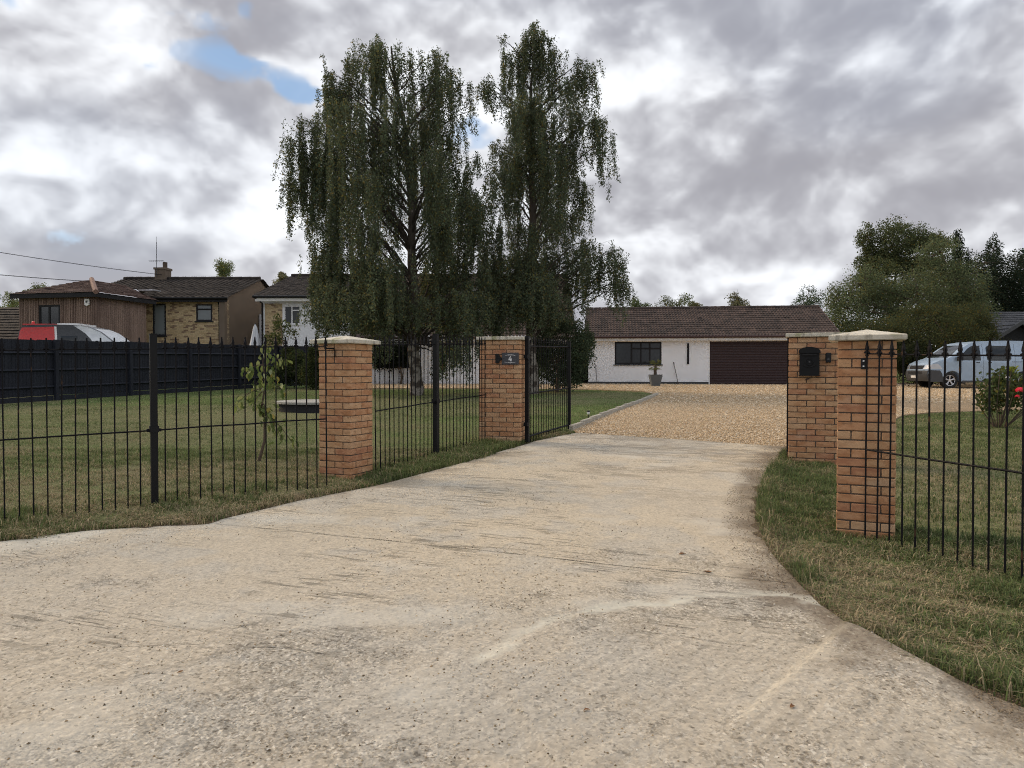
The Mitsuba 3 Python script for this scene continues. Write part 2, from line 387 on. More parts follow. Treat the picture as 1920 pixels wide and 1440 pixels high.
plain('white_render', mikit.proc(lambda p, n, uv: mix((0.81, 0.82, 0.85), (0.86, 0.87, 0.89), fbm(p.x * 0.8, p.y * 0.8, p.z * 1.2, 2)) * (1 - 0.28 * sstep(0.98, 0.75, p.z + 0.35 * (fbm(p.x * 3, p.z * 3, 4, 3) - 0.4)))), 0.9, 0, 0.15)
plain('fascia_white', (0.68, 0.67, 0.65), 0.5)


def masonry(lo, hi, dark, jx):
    def fn(p, n, uv):
        u, w = jx(p), p.z / 0.075
        row = dr.floor(w)
        k = u / 0.225 + 0.5 * (row - 2 * dr.floor(row / 2))
        fu, fw = k - dr.floor(k), w - row
        r = cell(dr.floor(k), row, 3)
        c = mix(lo, hi, r) * (0.8 + 0.4 * noise(p.x * 30, p.y * 30, p.z * 30))
        c = mix(c, mi.Color3f(dark), sstep(0.72, 0.85, cell(dr.floor(k), row, 9)))
        return mix(mi.Color3f(0.30, 0.26, 0.20), c, sstep(0.0, 0.06, fu) * sstep(0.0, 0.14, fw))
    return fn


plain('buff_brick', mikit.proc(masonry((0.40, 0.295, 0.165), (0.52, 0.41, 0.25), (0.21, 0.14, 0.09), lambda p: p.x)), 0.9, 0, 0.15)
plain('brown_render', mikit.proc(lambda p, n, uv: mix((0.135, 0.105, 0.08), (0.175, 0.14, 0.11), fbm(p.x, p.y * 1.5, p.z * 1.5, 3))), 0.9, 0, 0.15)
plain('roof_tile', mikit.proc(lambda p, n, uv: mix((0.034, 0.026, 0.023), (0.078, 0.055, 0.047), cell(p.x / 0.30, p.y / 0.27, 5)) * (0.75 + 0.5 * fbm(p.x * 2, p.y * 2, p.z * 2, 3))), 0.75, 0, 0.3)
plain('roof_dark', mikit.proc(lambda p, n, uv: mix((0.022, 0.019, 0.018), (0.050, 0.042, 0.037), cell(p.x / 0.30, p.y / 0.27, 5)) * (0.7 + 0.6 * fbm(p.x * 2, p.y * 2, p.z * 2, 3))), 0.8, 0, 0.25)
plain('roof_red', mikit.proc(lambda p, n, uv: mix((0.055, 0.034, 0.029), (0.100, 0.064, 0.054), cell(p.x / 0.3, p.y / 0.3, 5)) * (0.75 + 0.5 * fbm(p.x * 2, p.y * 2, p.z * 2, 3))), 0.75, 0, 0.3)
plain('slate', mikit.proc(lambda p, n, uv: mix((0.020, 0.022, 0.029), (0.042, 0.046, 0.057), cell(p.x / 0.3, p.y / 0.25, 5))), 0.5, 0, 0.4)
plain('ridge_red', (0.20, 0.125, 0.10), 0.8)
plain('gutter_brown', (0.045, 0.018, 0.015), 0.5)
plain('timber', mikit.proc(lambda p, n, uv: mix((0.165, 0.115, 0.095), (0.265, 0.190, 0.155), cell((p.x - 0.5 * p.y) / 0.14, 0, 2)) * (0.7 + 0.6 * fbm(p.x * 9, p.y * 9, p.z * 0.9, 3))), 0.85, 0, 0.15)
plain('black_wood', mikit.proc(lambda p, n, uv: mix((0.011, 0.013, 0.020), (0.026, 0.030, 0.042), fbm(p.x * 8, p.y * 8, p.z * 1.1, 4))), 0.75, 0, 0.3)
plain('door_brown', (0.032, 0.013, 0.014), 0.45)
plain('red_paint', (0.50, 0.022, 0.022), 0.25, 0, 0.5, clearcoat=0.6)
plain('van_paint', (0.31, 0.40, 0.51), 0.28, 0.25, 0.6, clearcoat=0.8, clearcoat_gloss=0.9)
plain('car_black', (0.016, 0.02, 0.026), 0.25, 0, 0.5, clearcoat=0.7)
plain('screen_foil', mikit.proc(lambda p, n, uv: mix((0.42, 0.45, 0.48), (0.72, 0.74, 0.76), fbm(p.x * 5, p.y * 5, p.z * 9, 3))), 0.3, 0.5)
plain('birch_bark', mikit.proc(lambda p, n, uv: mix((0.26, 0.235, 0.205), (0.070, 0.058, 0.048), sstep(0.40, 0.58, fbm(p.x * 5, p.y * 5, p.z * 5, 4) + 0.22 * sstep(2.4, 4.5, p.z)))), 0.9, 0, 0.15)
plain('bark', mikit.proc(lambda p, n, uv: mix((0.06, 0.045, 0.035), (0.14, 0.11, 0.085), fbm(p.x * 14, p.y * 14, p.z * 4, 3))), 0.9, 0, 0.15)
plain('twig', (0.045, 0.035, 0.028), 0.9)
plain('slab_stone', mikit.proc(lambda p, n, uv: mix((0.24, 0.235, 0.215), (0.34, 0.33, 0.30), fbm(p.x * 5, p.y * 5, p.z * 5, 4))), 0.9, 0, 0.15)
plain('kerb_stone', mikit.proc(lambda p, n, uv: mix((0.24, 0.225, 0.195), (0.40, 0.375, 0.32), fbm(p.x * 7, p.y * 7, p.z * 7, 4))), 0.9, 0, 0.15)
plain('canvas', (0.62, 0.64, 0.68), 0.8)
plain('pot_grey', (0.10, 0.115, 0.125), 0.5)
plain('rose_red', (0.62, 0.012, 0.035), 0.6)
plain('rose_white', (0.75, 0.74, 0.76), 0.6)
plain('dead_leaf', (0.16, 0.075, 0.03), 0.8)
plain('green_plastic', (0.02, 0.20, 0.09), 0.4)
plain('hedge_dark', (0.02, 0.026, 0.014), 0.9)


# ---------------------------------------------------------------- ground, driveway, gravel
def lawn_rise(x, y):
    """The left lawn lies a little higher than the concrete."""
    far = shapely.distance(shapely.points(x, y), PAVED)
    return 0.035 * mikit_step(0.0, 0.7, far) * mikit_step(1.5, 0.5, x) * mikit_step(22, 13, y)


def relief(x, y):
    """Unevenness of the concrete: the feather edge of a screed, a raised patch, shallow rolls."""
    q = np.stack([x * 0.7, y * 0.7, 0 * x], -1)
    h = 0.035 * (meshkit.fbm(q, 3, 5) - 0.5)
    a, b = np.array(WEDGE[0]), np.array(WEDGE[-1])
    d = (b - a) / np.linalg.norm(b - a)
    s = (x - a[0]) * d[0] + (y - a[1]) * d[1]
    t = -(x - a[0]) * d[1] + (y - a[1]) * d[0]
    on = mikit_step(-0.12, 0.1, s) * mikit_step(1.9, 1.0, s)
    h = h + 0.032 * on * mikit_step(-0.02, 0.02, t) * mikit_step(0.9, 0.25, t)
    edge = shapely.distance(shapely.points(x, y), LineString(STEP))
    inside = shapely.contains_xy(Polygon(STEP + [(2.2, 2.5), (0.2, 2.5)]), x, y)
    return h + 0.014 * np.where(inside, mikit_step(0, 0.06, edge), 0)


def sheet(poly, step, zfun, skirt=0.05, fine=None):
    """A top sheet over the polygon with a short skirt down its edge; fine = (polygon, step) of a closer mesh."""
    x0, y0, x1, y1 = poly.bounds
    pts = []
    for area, s in [(poly if fine is None else poly.difference(fine[0]), step)] + ([] if fine is None else [(poly.intersection(fine[0]), fine[1])]):
        gx, gy = np.meshgrid(np.arange(x0, x1, s), np.arange(y0, y1, s))
        gx, gy = (gx + 0.2 * s * RNG.uniform(-1, 1, gx.shape)).ravel(), (gy + 0.2 * s * RNG.uniform(-1, 1, gy.shape)).ravel()
        keep = shapely.contains_xy(area.buffer(-0.35 * s), gx, gy)
        pts.append(np.stack([gx[keep], gy[keep]], 1))
    ring = poly.exterior
    m = int(ring.length / step) + 1
    b = np.array([ring.interpolate(i * ring.length / m).coords[0] for i in range(m)])
    p = np.vstack([b] + pts)
    f = Delaunay(p).simplices
    c = p[f].mean(1)
    f = f[shapely.contains_xy(poly.buffer(0.01), c[:, 0], c[:, 1])]
    e1, e2 = p[f[:, 1]] - p[f[:, 0]], p[f[:, 2]] - p[f[:, 0]]
    flip = e1[:, 0] * e2[:, 1] - e1[:, 1] * e2[:, 0] < 0
    f[flip] = f[flip][:, ::-1]
    z = zfun(p[:, 0], p[:, 1])
    v = np.column_stack([p, z])
    low = np.column_stack([b, z[:m] - skirt])
    k = len(v)
    i = np.arange(m)
    j = (i + 1) % m
    v = np.vstack([v, v[:m], low])
    f = np.vstack([f, np.stack([k + i, k + m + i, k + j], 1), np.stack([k + j, k + m + i, k + m + j], 1)])
    return v, f


v, f = sheet(DRIVE, 0.16, lambda x, y: gz(y) + relief(x, y), 0.06, (Polygon([(-0.4, 2.3), (2.4, 2.3), (2.4, 4.9), (-0.4, 4.9)]), 0.032))
tag(put('driveway', (v, f), 'concrete', True, uv=v[:, :2]), 'pale brushed concrete driveway apron with a dark joint line across it', None, None, 'structure')
v, f = sheet(GRAVEL, 0.35, lambda x, y: gz(y) - 0.004 + 0.02 * (meshkit.fbm(np.stack([x, y, 0 * x], -1) * 1.3, 3, 8) - 0.5), 0.06)
tag(put('gravel_drive', (v, f), 'gravel', True, uv=v[:, :2]), 'golden gravel drive running up to the garage behind the gate', None, None, 'structure')

xs = np.unique(np.concatenate([np.arange(-26, 26.01, 0.5), np.arange(26, 80, 4), -np.arange(26, 80, 4), np.linspace(80, 900, 14), -np.linspace(80, 900, 14)]))
ys = np.unique(np.concatenate([np.arange(-2, 40.01, 0.4), np.arange(40, 120, 4), np.linspace(120, 1200, 14), np.linspace(-60, -2, 12)]))
X, Y = np.meshgrid(xs, ys)
Z = gz(Y) - 0.028 + lawn_rise(X, Y)
inner = np.zeros(X.shape, bool)
pts_in = shapely.contains_xy(DRIVE.buffer(-0.3), X, Y) | shapely.contains_xy(GRAVEL.buffer(-0.3), X, Y)
Z = np.where(pts_in, Z - 0.05, Z + 0.012 * (meshkit.fbm(np.stack([X, Y, 0 * X], -1) * 0.8, 3, 31) - 0.5))
nx = len(xs)
i, j = np.meshgrid(np.arange(len(ys) - 1), np.arange(nx - 1), indexing='ij')
a = (i * nx + j).ravel()
v = np.column_stack([X.ravel(), Y.ravel(), Z.ravel()])
tag(put('ground', (v, np.stack([a, a + 1, a + nx + 1, a + nx], 1)), 'lawn_soil', True, uv=v[:, :2]), 'lawns and verges of short patchy grass', None, None, 'structure')

# soil that has crept over the edges of the concrete
rag_r, rag_l = ragged(RIGHT_EDGE[:15], 0.17, 41, 0.07, -0.05), ragged(LEFT_EDGE[1:], 0.10, 43, 0.07)
RIGHT_BANK = Polygon(rag_r + [(4.2, 2.2), (4.2, 4.2), (3.3, 6.2), (3.4, 7.6), (4.1, 9.5), (4.5, 10.6)])
LEFT_BANK = Polygon(rag_l + [(0.9, 13.1), (0.2, 12.3), (-0.5, 11.4), (-1.7, 9.4), (-2.4, 8.4), (-4.6, 6.9), (-9.4, 5.0)])
for nm, pl, lab in (('verge', RIGHT_BANK, 'soil of the right verge, creeping over the edge of the concrete'), ('verge_001', LEFT_BANK, 'narrow verge along the left edge of the concrete')):
    v, f = sheet(pl.buffer(0), 0.09, lambda x, y: gz(y) - 0.014 + lawn_rise(x, y) + 0.012 * mikit_step(0, 0.13, shapely.distance(shapely.points(x, y), pl.exterior)) + 0.022 * (meshkit.fbm(np.stack([x * 5, y * 5, 0 * x], -1), 3, 47) - 0.35), 0.02)
    tag(put(nm, (v, f), 'lawn_soil', True, uv=v[:, :2]), lab, None, None, 'structure')

# ---------------------------------------------------------------- brick gate pillars
S_, H_, D_, J_ = 0.215, 0.065, 0.1025, 0.010
BRICK_PLY = []
for i in range(6):
    m = cbox(S_, D_, H_, 0.004)
    vv = np.array(m.vertices)
    vv += 0.0016 * (RNG.uniform(-1, 1, vv.shape))
    BRICK_PLY.append((vv, np.array(m.faces)))
BRICK_SHAPES = [mikit.ply(BRICK_PLY[i % 6], 'mat_' + BRICKS[b], False) for i in range(6) for b in range(4)]


def pillar(label, corner, ang, nx, top, base, cap, odd):
    """A brick pier: corner = the left front corner, ang = direction of its front, nx = bricks along the front (2 or 3)."""
    k = thing('brick_pillar', label, 'gate pillar', 'brick pillars of the gateway')
    L, W = nx * S_ + (nx - 1) * J_, 2 * S_ + J_
    u, w = np.array([math.cos(ang), math.sin(ang), 0]), np.array([-math.sin(ang), math.cos(ang), 0])
    o = np.array([corner[0], corner[1], 0])
    rows = int(math.ceil((top - base) / 0.075)) + 1
    core = MB()
    core.box((0.007, 0.007, top - rows * 0.075), (L - 0.007, W - 0.007, top - 0.004), o, ang)
    part(k, 'mortar', core, 'mortar')
    for r in range(rows):
        z = top - 0.005 - H_ / 2 - r * 0.075
        lay = []
        if (r + odd) % 2 == 0:      # stretchers along the front and back
            for i in range(nx):
                lay += [(S_ / 2 + i * (S_ + J_), D_ / 2, 0), (S_ / 2 + i * (S_ + J_), W - D_ / 2, 0)]
            lay += [(D_ / 2, W / 2, 90), (L - D_ / 2, W / 2, 90)]
        else:                       # stretchers along the two sides
            for i in range(2):
                lay += [(D_ / 2, S_ / 2 + i * (S_ + J_), 90), (L - D_ / 2, S_ / 2 + i * (S_ + J_), 90)]
            for i in range(nx - 1):
                x = D_ + J_ + S_ / 2 + i * (S_ + J_)
                lay += [(x, D_ / 2, 0), (x, W - D_ / 2, 0)]
        for x, y, a in lay:
            p = o + u * x + w * y + np.array([0, 0, z]) + RNG.uniform(-1, 1, 3) * [0.0015, 0.0015, 0.001]
            b = dict(BRICK_SHAPES[int(RNG.choice(6)) * 4 + int(RNG.choice(4, p=[0.36, 0.24, 0.12, 0.28]))])
            b['to_world'] = T().translate(p.tolist()).rotate([0, 0, 1], math.degrees(ang) + a + float(RNG.choice([0, 180])) + float(RNG.normal(0, 0.3)))
            scene[key_of(k + '__brick')] = b
    ov, th, rise = cap
    c = MB()
    x0, y0, x1, y1 = -ov, -ov, L + ov, W + ov
    e = 0.006
    lv = [(e, 0.0), (0, e), (0, th - e), (e, th)]
    vs = []
    for ins, z in lv:
        vs += [(x0 + ins, y0 + ins, z), (x1 - ins, y0 + ins, z), (x1 - ins, y1 - ins, z), (x0 + ins, y1 - ins, z)]
    vs.append(((x0 + x1) / 2, (y0 + y1) / 2, th + rise))
    fs = [[0, 2, 1], [0, 3, 2]]
    for q in range(3):
        for i in range(4):
            a, b = q * 4 + i, q * 4 + (i + 1) % 4
            fs += [[a, b, b + 4], [a, b + 4, a + 4]]
    fs += [[12 + i, 12 + (i + 1) % 4, 16] for i in range(4)]
    vs = rotz(np.array(vs) + [0, 0, top + 0.002], ang) + o
    c.add(vs, np.array(fs))
    part(k, 'cap', c, 'cap_stone', False, 'pale pyramid shaped cap stone' if rise > 0.03 else 'flat pale cap slab')
    return dict(key=k, o=o, u=u, w=w, L=L, W=W, top=top)


A_LF, A_RF, A_LB, A_RB = math.radians(-23.5), math.radians(-25), math.radians(-15), math.radians(-21)
cLF = np.array([-1.835, 8.35]) - 0.44 * np.array([math.cos(A_LF), math.sin(A_LF)])
LF = pillar('brick pillar with a pyramid cap standing cornerwise at the left of the driveway', cLF, A_LF, 2, 1.79, 0.20, (0.07, 0.045, 0.055), 0)
RF = pillar('nearest brick pillar, with a pyramid cap, at the right of the driveway', (2.725, 6.16), A_RF, 2, 1.735, 0.10, (0.07, 0.045, 0.054), 1)
LB = pillar('wide brick pillar with a flat cap that carries the house number sign', (-0.515, 11.52), A_LB, 3, 1.95, 0.32, (0.045, 0.05, 0.012), 0)
RB = pillar('wide brick pillar with a flat cap that carries the black letterbox', (3.615, 9.62), A_RB, 3, 1.915, 0.28, (0.04, 0.05, 0.012), 1)


def on_front(P, x, z, off=0.0):
    """A point on a pillar's front face."""
    return P['o'] + P['u'] * x - P['w'] * off + np.array([0, 0, z])


# ---------------------------------------------------------------- iron railings
def spear_mesh():
    """Spear head with two drooping side leaves and a collar, its foot at z = 0, 0.13 m tall."""
    half = [(0.0, 0.130), (0.004, 0.108), (0.009, 0.083), (0.0135, 0.060), (0.0115, 0.050), (0.007, 0.046), (0.0105, 0.040), (0.0185, 0.036), (0.0205, 0.027), (0.0165, 0.022), (0.010, 0.030), (0.0065, 0.028), (0.0065, 0.012), (0.011, 0.010), (0.011, 0.0), (0, 0)]
    poly = Polygon([(x, z) for x, z in half] + [(-x, z) for x, z in half[-2:0:-1]])
    m = MB()
    m.prism(poly, 0.010, ((0, 0.005, 0), (1, 0, 0), (0, 0, 1), (0, -1, 0)))
    m.prism(Polygon([(-0.007, 0), (0.007, 0), (0.0085, 0.06), (0, 0.125), (-0.0085, 0.06)]), 0.012, ((-0.006, 0, 0), (0, 1, 0), (0, 0, 1), (1, 0, 0)))
    v, f = m.get()
    return v * [1.15, 1.3, 1.0], f


SPEAR = mikit.ply(spear_mesh(), 'mat_iron', False)
PICKET = mikit.ply(MB().tube([(0, 0, -0.1), (0.0006, 0, 0.4), (-0.0008, 0.0005, 0.9), (0, 0, 1.505)], 0.0070, 6).get(), 'mat_iron', 40)
ROD = mikit.ply(MB().tube([(0, 0, 0), (0, 0, 1.0)], 0.0075, 6).get(), 'mat_iron', 40)


def railing(label, a, b, spacing, posts=(), skip=(), dz=0.0):
    """Spear-topped railing from a to b; 1.63 m tall; posts at distances along it."""
    k = thing('iron_fence', label, 'fence', 'black spear topped railings')
    a, b = np.array(a, float), np.array(b, float)
    L = np.linalg.norm(b - a)
    d = (b - a) / L
    ang = math.atan2(d[1], d[0])
    n = int(round(L / spacing))
    ground_z = lambda s: float(gz((a + d * s)[1])) + dz
    for i in range(n + 1):
        s = i * L / n
        if any(abs(s - q) < 0.045 for q in posts) or any(q0 < s < q1 for q0, q1 in skip):
            continue
        p = a + d * s
        z = ground_z(s)
        tilt = [float(x) for x in RNG.normal(0, 0.22, 2)]
        M = T().translate([p[0], p[1], z]).rotate([0, 0, 1], math.degrees(ang)).rotate([1, 0, 0], tilt[0]).rotate([0, 1, 0], tilt[1])
        q = key_of(k + '__picket')
        scene[q] = {**PICKET, 'to_world': M}
        scene[q + '__spear_head'] = {**SPEAR, 'to_world': M @ T().translate([0, 0, 1.505])}
    cuts = [0.0] + sorted(posts) + [L]
    for s0, s1 in zip(cuts[:-1], cuts[1:]):
        s0b, s1b = s0 + (0.034 if s0 in posts else 0), s1 - (0.034 if s1 in posts else 0)
        for hgt, r in ((1.525, 0.006), (0.74, 0.0085)):
            m = MB()
            ss = np.linspace(s0b, s1b, 5)
            pts = [[*(a + d * s), ground_z(s) + hgt + 0.003 * math.sin(7 * s)] for s in ss]
            if hgt < 1:
                m.tube(pts, r, 6)
            else:
                m.tube(pts, r, 4)
            part(k, 'rail', m, 'iron', 40)
            if hgt < 1:
                for s in (s0b, s1b):
                    if s not in (0.0, L):
                        pz = [*(a + d * s), ground_z(s) + hgt]
                        m2 = MB().box((-0.03, -0.014, -0.014), (0.03, 0.014, 0.014), pz, ang)
                        part(k, 'clamp', m2, 'iron')
    for s in posts:
        p = a + d * s
        m = MB()
        m.box((-0.031, -0.031, -0.1), (0.031, 0.031, 1.66), (*p, ground_z(s)), ang)
        m.box((-0.035, -0.035, 1.66), (0.035, 0.035, 1.668), (*p, ground_z(s)), ang)
        m.box((-0.04, -0.04, 0.72), (0.04, 0.04, 0.78), (*p, ground_z(s)), ang)
        part(k, 'post', m, 'black_paint')
    return k


dL = np.array([-2.02, 8.0]) - np.array([-4.42, 6.45])
railing('long black spear topped railing on the left verge, in front of the big left lawn', np.array([-4.42, 6.45]) - 1.1 * dL, np.array([-2.02, 8.0]), 0.107, posts=(4.30, 1.90), dz=0.02)
railing('black spear topped railing between the two brick pillars left of the driveway', (-1.63, 8.78), (-0.42, 11.38), 0.098, posts=(1.40,), dz=0.02)
dR = np.array([3.40, 4.96]) - np.array([2.90, 6.02])
railing('black spear topped railing right of the nearest brick pillar, before the rose bush', (2.90, 6.02), np.array([2.90, 6.02]) + 1.9 * dR, 0.113, posts=())

# brackets that tie the rails to the pillars
m = MB().box((-0.02, -0.012, -0.045), (0.02, 0, 0.045), on_front(RF, 0.195, 1.545, 0.0), A_RF)
k = thing('rail_bracket', 'small black bracket with two white screws near the top of the nearest brick pillar', 'bracket')
part(k, 'plate', m, 'black_plastic')
for dz in (-0.022, 0.022):
    part(k, 'screw', MB().box((-0.006, -0.018, dz - 0.006), (0.006, -0.012, dz + 0.006), on_front(RF, 0.195, 1.545, 0.0), A_RF), 'white_paint')
m = MB().tube([on_front(LF, 0.13, 1.735, 0.06), on_front(LF, 0.235, 1.735, 0.03), on_front(LF, 0.245, 1.70, 0.02), on_front(LF, 0.240, 1.655, 0.016), on_front(LF, 0.232, 1.645, 0.012), on_front(LF, 0.23, 1.66, -0.002)], 0.008, 6)
tag(put(key_of('rail_hook'), m, 'iron', 40), 'small black iron hook on the front of the left pillar with the pyramid cap', 'hook')


# ---------------------------------------------------------------- gates
def gate(label, a, b):
    k = thing('iron_gate', label, 'gate', 'pair of black iron gates')
    a, b = np.array(a, float), np.array(b, float)
    L = np.linalg.norm(b - a)
    d = (b - a) / L
    ang = math.atan2(d[1], d[0])
    z0 = float(gz(a[1])) + 0.05
    z1 = float(gz(b[1])) + 0.04
    zz = lambda s: z0 + (z1 - z0) * s / L
    for s, w, h, nm in ((0.03, 0.03, 1.62, 'hinge_stile'), (L - 0.03, 0.026, 1.56, 'latch_stile')):
        p = a + d * s
        part(k, nm, MB().box((-w, -w, -0.03), (w, w, h), (*p, zz(s)), ang), 'black_paint')
    for h, r in ((0.05, 0.016), (0.72, 0.012), (1.46, 0.014)):
        pts = [[*(a + d * s), zz(s) + h] for s in (0.06, L / 2, L - 0.056)]
        part(k, 'rail', MB().tube(pts, r, 4), 'iron')
    n = 17
    for i in range(1, n):
        s = 0.06 + (L - 0.116) * i / n
        p = a + d * s
        q = key_of(k + '__bar')
        M = T().translate([p[0], p[1], zz(s) + 0.05]).rotate([0, 0, 1], math.degrees(ang))
        scene[q] = {**PICKET, 'to_world': M @ T().scale([1, 1, 0.965])}
        scene[q + '__spear_head'] = {**SPEAR, 'to_world': M @ T().translate([0, 0, 1.45]) @ T().scale([1, 1, 0.85])}
    for h in (0.25, 1.3):
        part(k, 'hinge', MB().box((-0.06, -0.03, -0.03), (0.0, 0.03, 0.03), (*(a), zz(0) + h), ang), 'iron')


lbr = LB['o'] + LB['u'] * LB['L']
gate('black iron gate leaf standing open beside the numbered pillar, in front of the lawn', (lbr[0] + 0.10, lbr[1] + 0.10), (1.05, 13.38))
rbl = RB['o']
gate('black iron gate leaf swung open beside the letterbox pillar, seen edge on', (rbl[0] + 0.045, rbl[1] + 0.09), (rbl[0] + 0.755, rbl[1] + 1.93))

# ---------------------------------------------------------------- things on the pillars
ax = math.atan2(LB['u'][1], LB['u'][0])
k = thing('house_sign', 'dark slate sign with the number 4 on the wide left brick pillar', 'house sign')
sx, sz = 0.51, 1.66
part(k, 'plate', MB().mesh(cbox(0.27, 0.016, 0.185, 0.004), on_front(LB, sx, sz, 0.012), ax), 'slate_sign')
num = meshkit.text_mesh('4', 0.072, 0.003, True)
nb = num.bounds
v = np.array(num.vertices) - [(nb[0][0] + nb[1][0]) / 2, (nb[0][1] + nb[1][1]) / 2, 0]
fr = on_front(LB, sx, sz, 0.0201)
part(k, 'number', (fr + v[:, :1] * LB['u'] + v[:, 1:2] * [0, 0, 1] - v[:, 2:3] * LB['w'], num.faces), 'white_paint', False, 'white number 4')
for sg in (1, -1):
    m = MB()
    for x0, x1, z0, z1, r in ((-0.085, -0.03, 0.052, 0.058, 0.0022), (-0.03, 0.0, 0.058, 0.068, 0.0022), (0.0, 0.03, 0.068, 0.058, 0.0022), (0.03, 0.085, 0.058, 0.052, 0.0022), (-0.045, 0.045, 0.056, 0.056, 0.002)):
        m.tube([on_front(LB, sx + x0, sz + sg * z0, 0.021), on_front(LB, sx + x1, sz + sg * z1, 0.021)], r, 4)
    part(k, 'flourish', m, 'white_paint')
k = thing('entry_sensor', 'small black box with a wedge shaped hood left of the house number sign', 'sensor')
part(k, 'housing', MB().mesh(cbox(0.055, 0.05, 0.145, 0.005), on_front(LB, sx - 0.205, sz, 0.025), ax), 'black_plastic')
part(k, 'hood', MB().prism(Polygon([(0, -0.05), (0.05, 0), (0, 0.05)]), 0.04, (on_front(LB, sx - 0.177, sz, 0.045), LB['u'], (0, 0, 1), LB['w'])), 'black_plastic')

ax = A_RB
k = thing('letterbox', 'black arched letterbox fixed high on the wide right brick pillar', 'letterbox')
lx, lz = 0.25, 1.605
arch = [(-0.112, -0.175), (0.112, -0.175), (0.122, -0.16), (0.118, 0.11)] + [(0.122 * math.cos(t), 0.115 + 0.055 * math.sin(t)) for t in np.linspace(0, math.pi, 13)] + [(-0.118, 0.11), (-0.122, -0.16)]
part(k, 'body', MB().prism(Polygon(arch), 0.085, (on_front(RB, lx, lz, 0.085), RB['u'], (0, 0, 1), RB['w'])), 'black_paint')
lid = [(-0.132, 0.10), (0.132, 0.10), (0.132, 0.118)] + [(0.132 * math.cos(t), 0.118 + 0.062 * math.sin(t)) for t in np.linspace(0, math.pi, 13)]
part(k, 'lid', MB().prism(Polygon(lid), 0.105, (on_front(RB, lx, lz, 0.105), RB['u'], (0, 0, 1), RB['w'])), 'black_paint')
part(k, 'slot', MB().box((-0.085, -0.107, 0.072), (0.085, -0.086, 0.088), on_front(RB, lx, lz), ax), 'matt_black')
em = MB()
em.tube([on_front(RB, lx + 0.045 * math.cos(t), lz - 0.015 + 0.04 * math.sin(t), 0.089) for t in np.linspace(0, 2 * math.pi, 17)], 0.006, 5)
em.tube([on_front(RB, lx - 0.075 + 0.15 * t, lz - 0.055 - 0.028 * math.sin(math.pi * t), 0.088) for t in np.linspace(0, 1, 9)], 0.006, 5)
part(k, 'emblem', em, 'black_paint', 40)
part(k, 'lock', MB().box((-0.009, -0.094, -0.022), (0.009, -0.085, -0.004), on_front(RB, lx, lz), ax), 'dark_grey')
part(k, 'base_ledge', MB().box((-0.128, -0.095, -0.192), (0.128, -0.002, -0.175), on_front(RB, lx, lz), ax), 'black_paint')
lf = MB().prism(Polygon([(0, 0), (0.045, 0.03), (0.085, 0.03), (0.055, 0.008)]), 0.004, (on_front(RB, lx - 0.06, lz - 0.25, 0.03), RB['u'] * 0.9, (0, 0, 1), RB['w']))
lf.tube([on_front(RB, lx + 0.02, lz - 0.222, 0.028), on_front(RB, lx + 0.03, lz - 0.19, 0.02)], 0.003, 4)
tag(put(key_of('key_fob'), lf, 'gutter_brown'), 'small drab leaf shaped tag hanging under the letterbox', 'tag')
k = thing('intercom', 'small black intercom box beside the letterbox on the right brick pillar', 'intercom')
part(k, 'housing', MB().mesh(cbox(0.062, 0.085, 0.125, 0.006), on_front(RB, 0.475, 1.645, 0.0425), ax), 'black_plastic')
part(k, 'button', MB().box((-0.012, -0.091, -0.03), (0.012, -0.085, -0.008), on_front(RB, 0.475, 1.645), ax), 'dark_grey')
m = MB().box((-0.012, -0.02, -0.11), (0.012, 0, 0.10), on_front(RB, 0.65, 1.64), ax)
tag(put(key_of('conduit_box'), m, 'black_plastic'), 'slim black upright strip at the right edge of the letterbox pillar', 'strip')

# ---------------------------------------------------------------- kerb of the lawn and small things on the ground
kk = tag(key_of('kerb'), 'pale concrete edging between the lawn and the gravel drive', None, None, 'structure')
ls = LineString(KERB_LINE)
n = int(ls.length / 0.92)
for i in range(n):
    p, q = np.array(ls.interpolate(i * ls.length / n).coords[0]), np.array(ls.interpolate((i + 1) * ls.length / n - 0.012).coords[0])
    dd = q - p
    z = float(gz((p[1] + q[1]) / 2)) + RNG.normal(0, 0.004)
    part(kk, 'stone', MB().mesh(cbox(np.linalg.norm(dd), 0.075, 0.16, 0.008), (*((p + q) / 2 - 0.04 * np.array([dd[1], -dd[0]]) / np.linalg.norm(dd)), z + 0.005), math.atan2(dd[1], dd[0]) + RNG.normal(0, 0.006)), 'kerb_stone')

k = thing('garden_light', 'small solar light with a white globe in the lawn by the kerb', 'garden light')
p = np.array([1.61, 15.5, float(gz(15.5)) - 0.03])
part(k, 'stake', MB().tube([p, p + [0, 0, 0.12]], 0.008, 6), 'black_plastic')
sp = trimesh.creation.icosphere(subdivisions=2, radius=0.034)
part(k, 'globe', (np.array(sp.vertices) + p + [0, 0, 0.15], sp.faces), 'white_plastic', True)
part(k, 'cap', MB().tube([p + [0, 0, 0.178], p + [0, 0, 0.20], p + [0, 0, 0.205]], [0.05, 0.03, 0.01], 10), 'black_plastic')

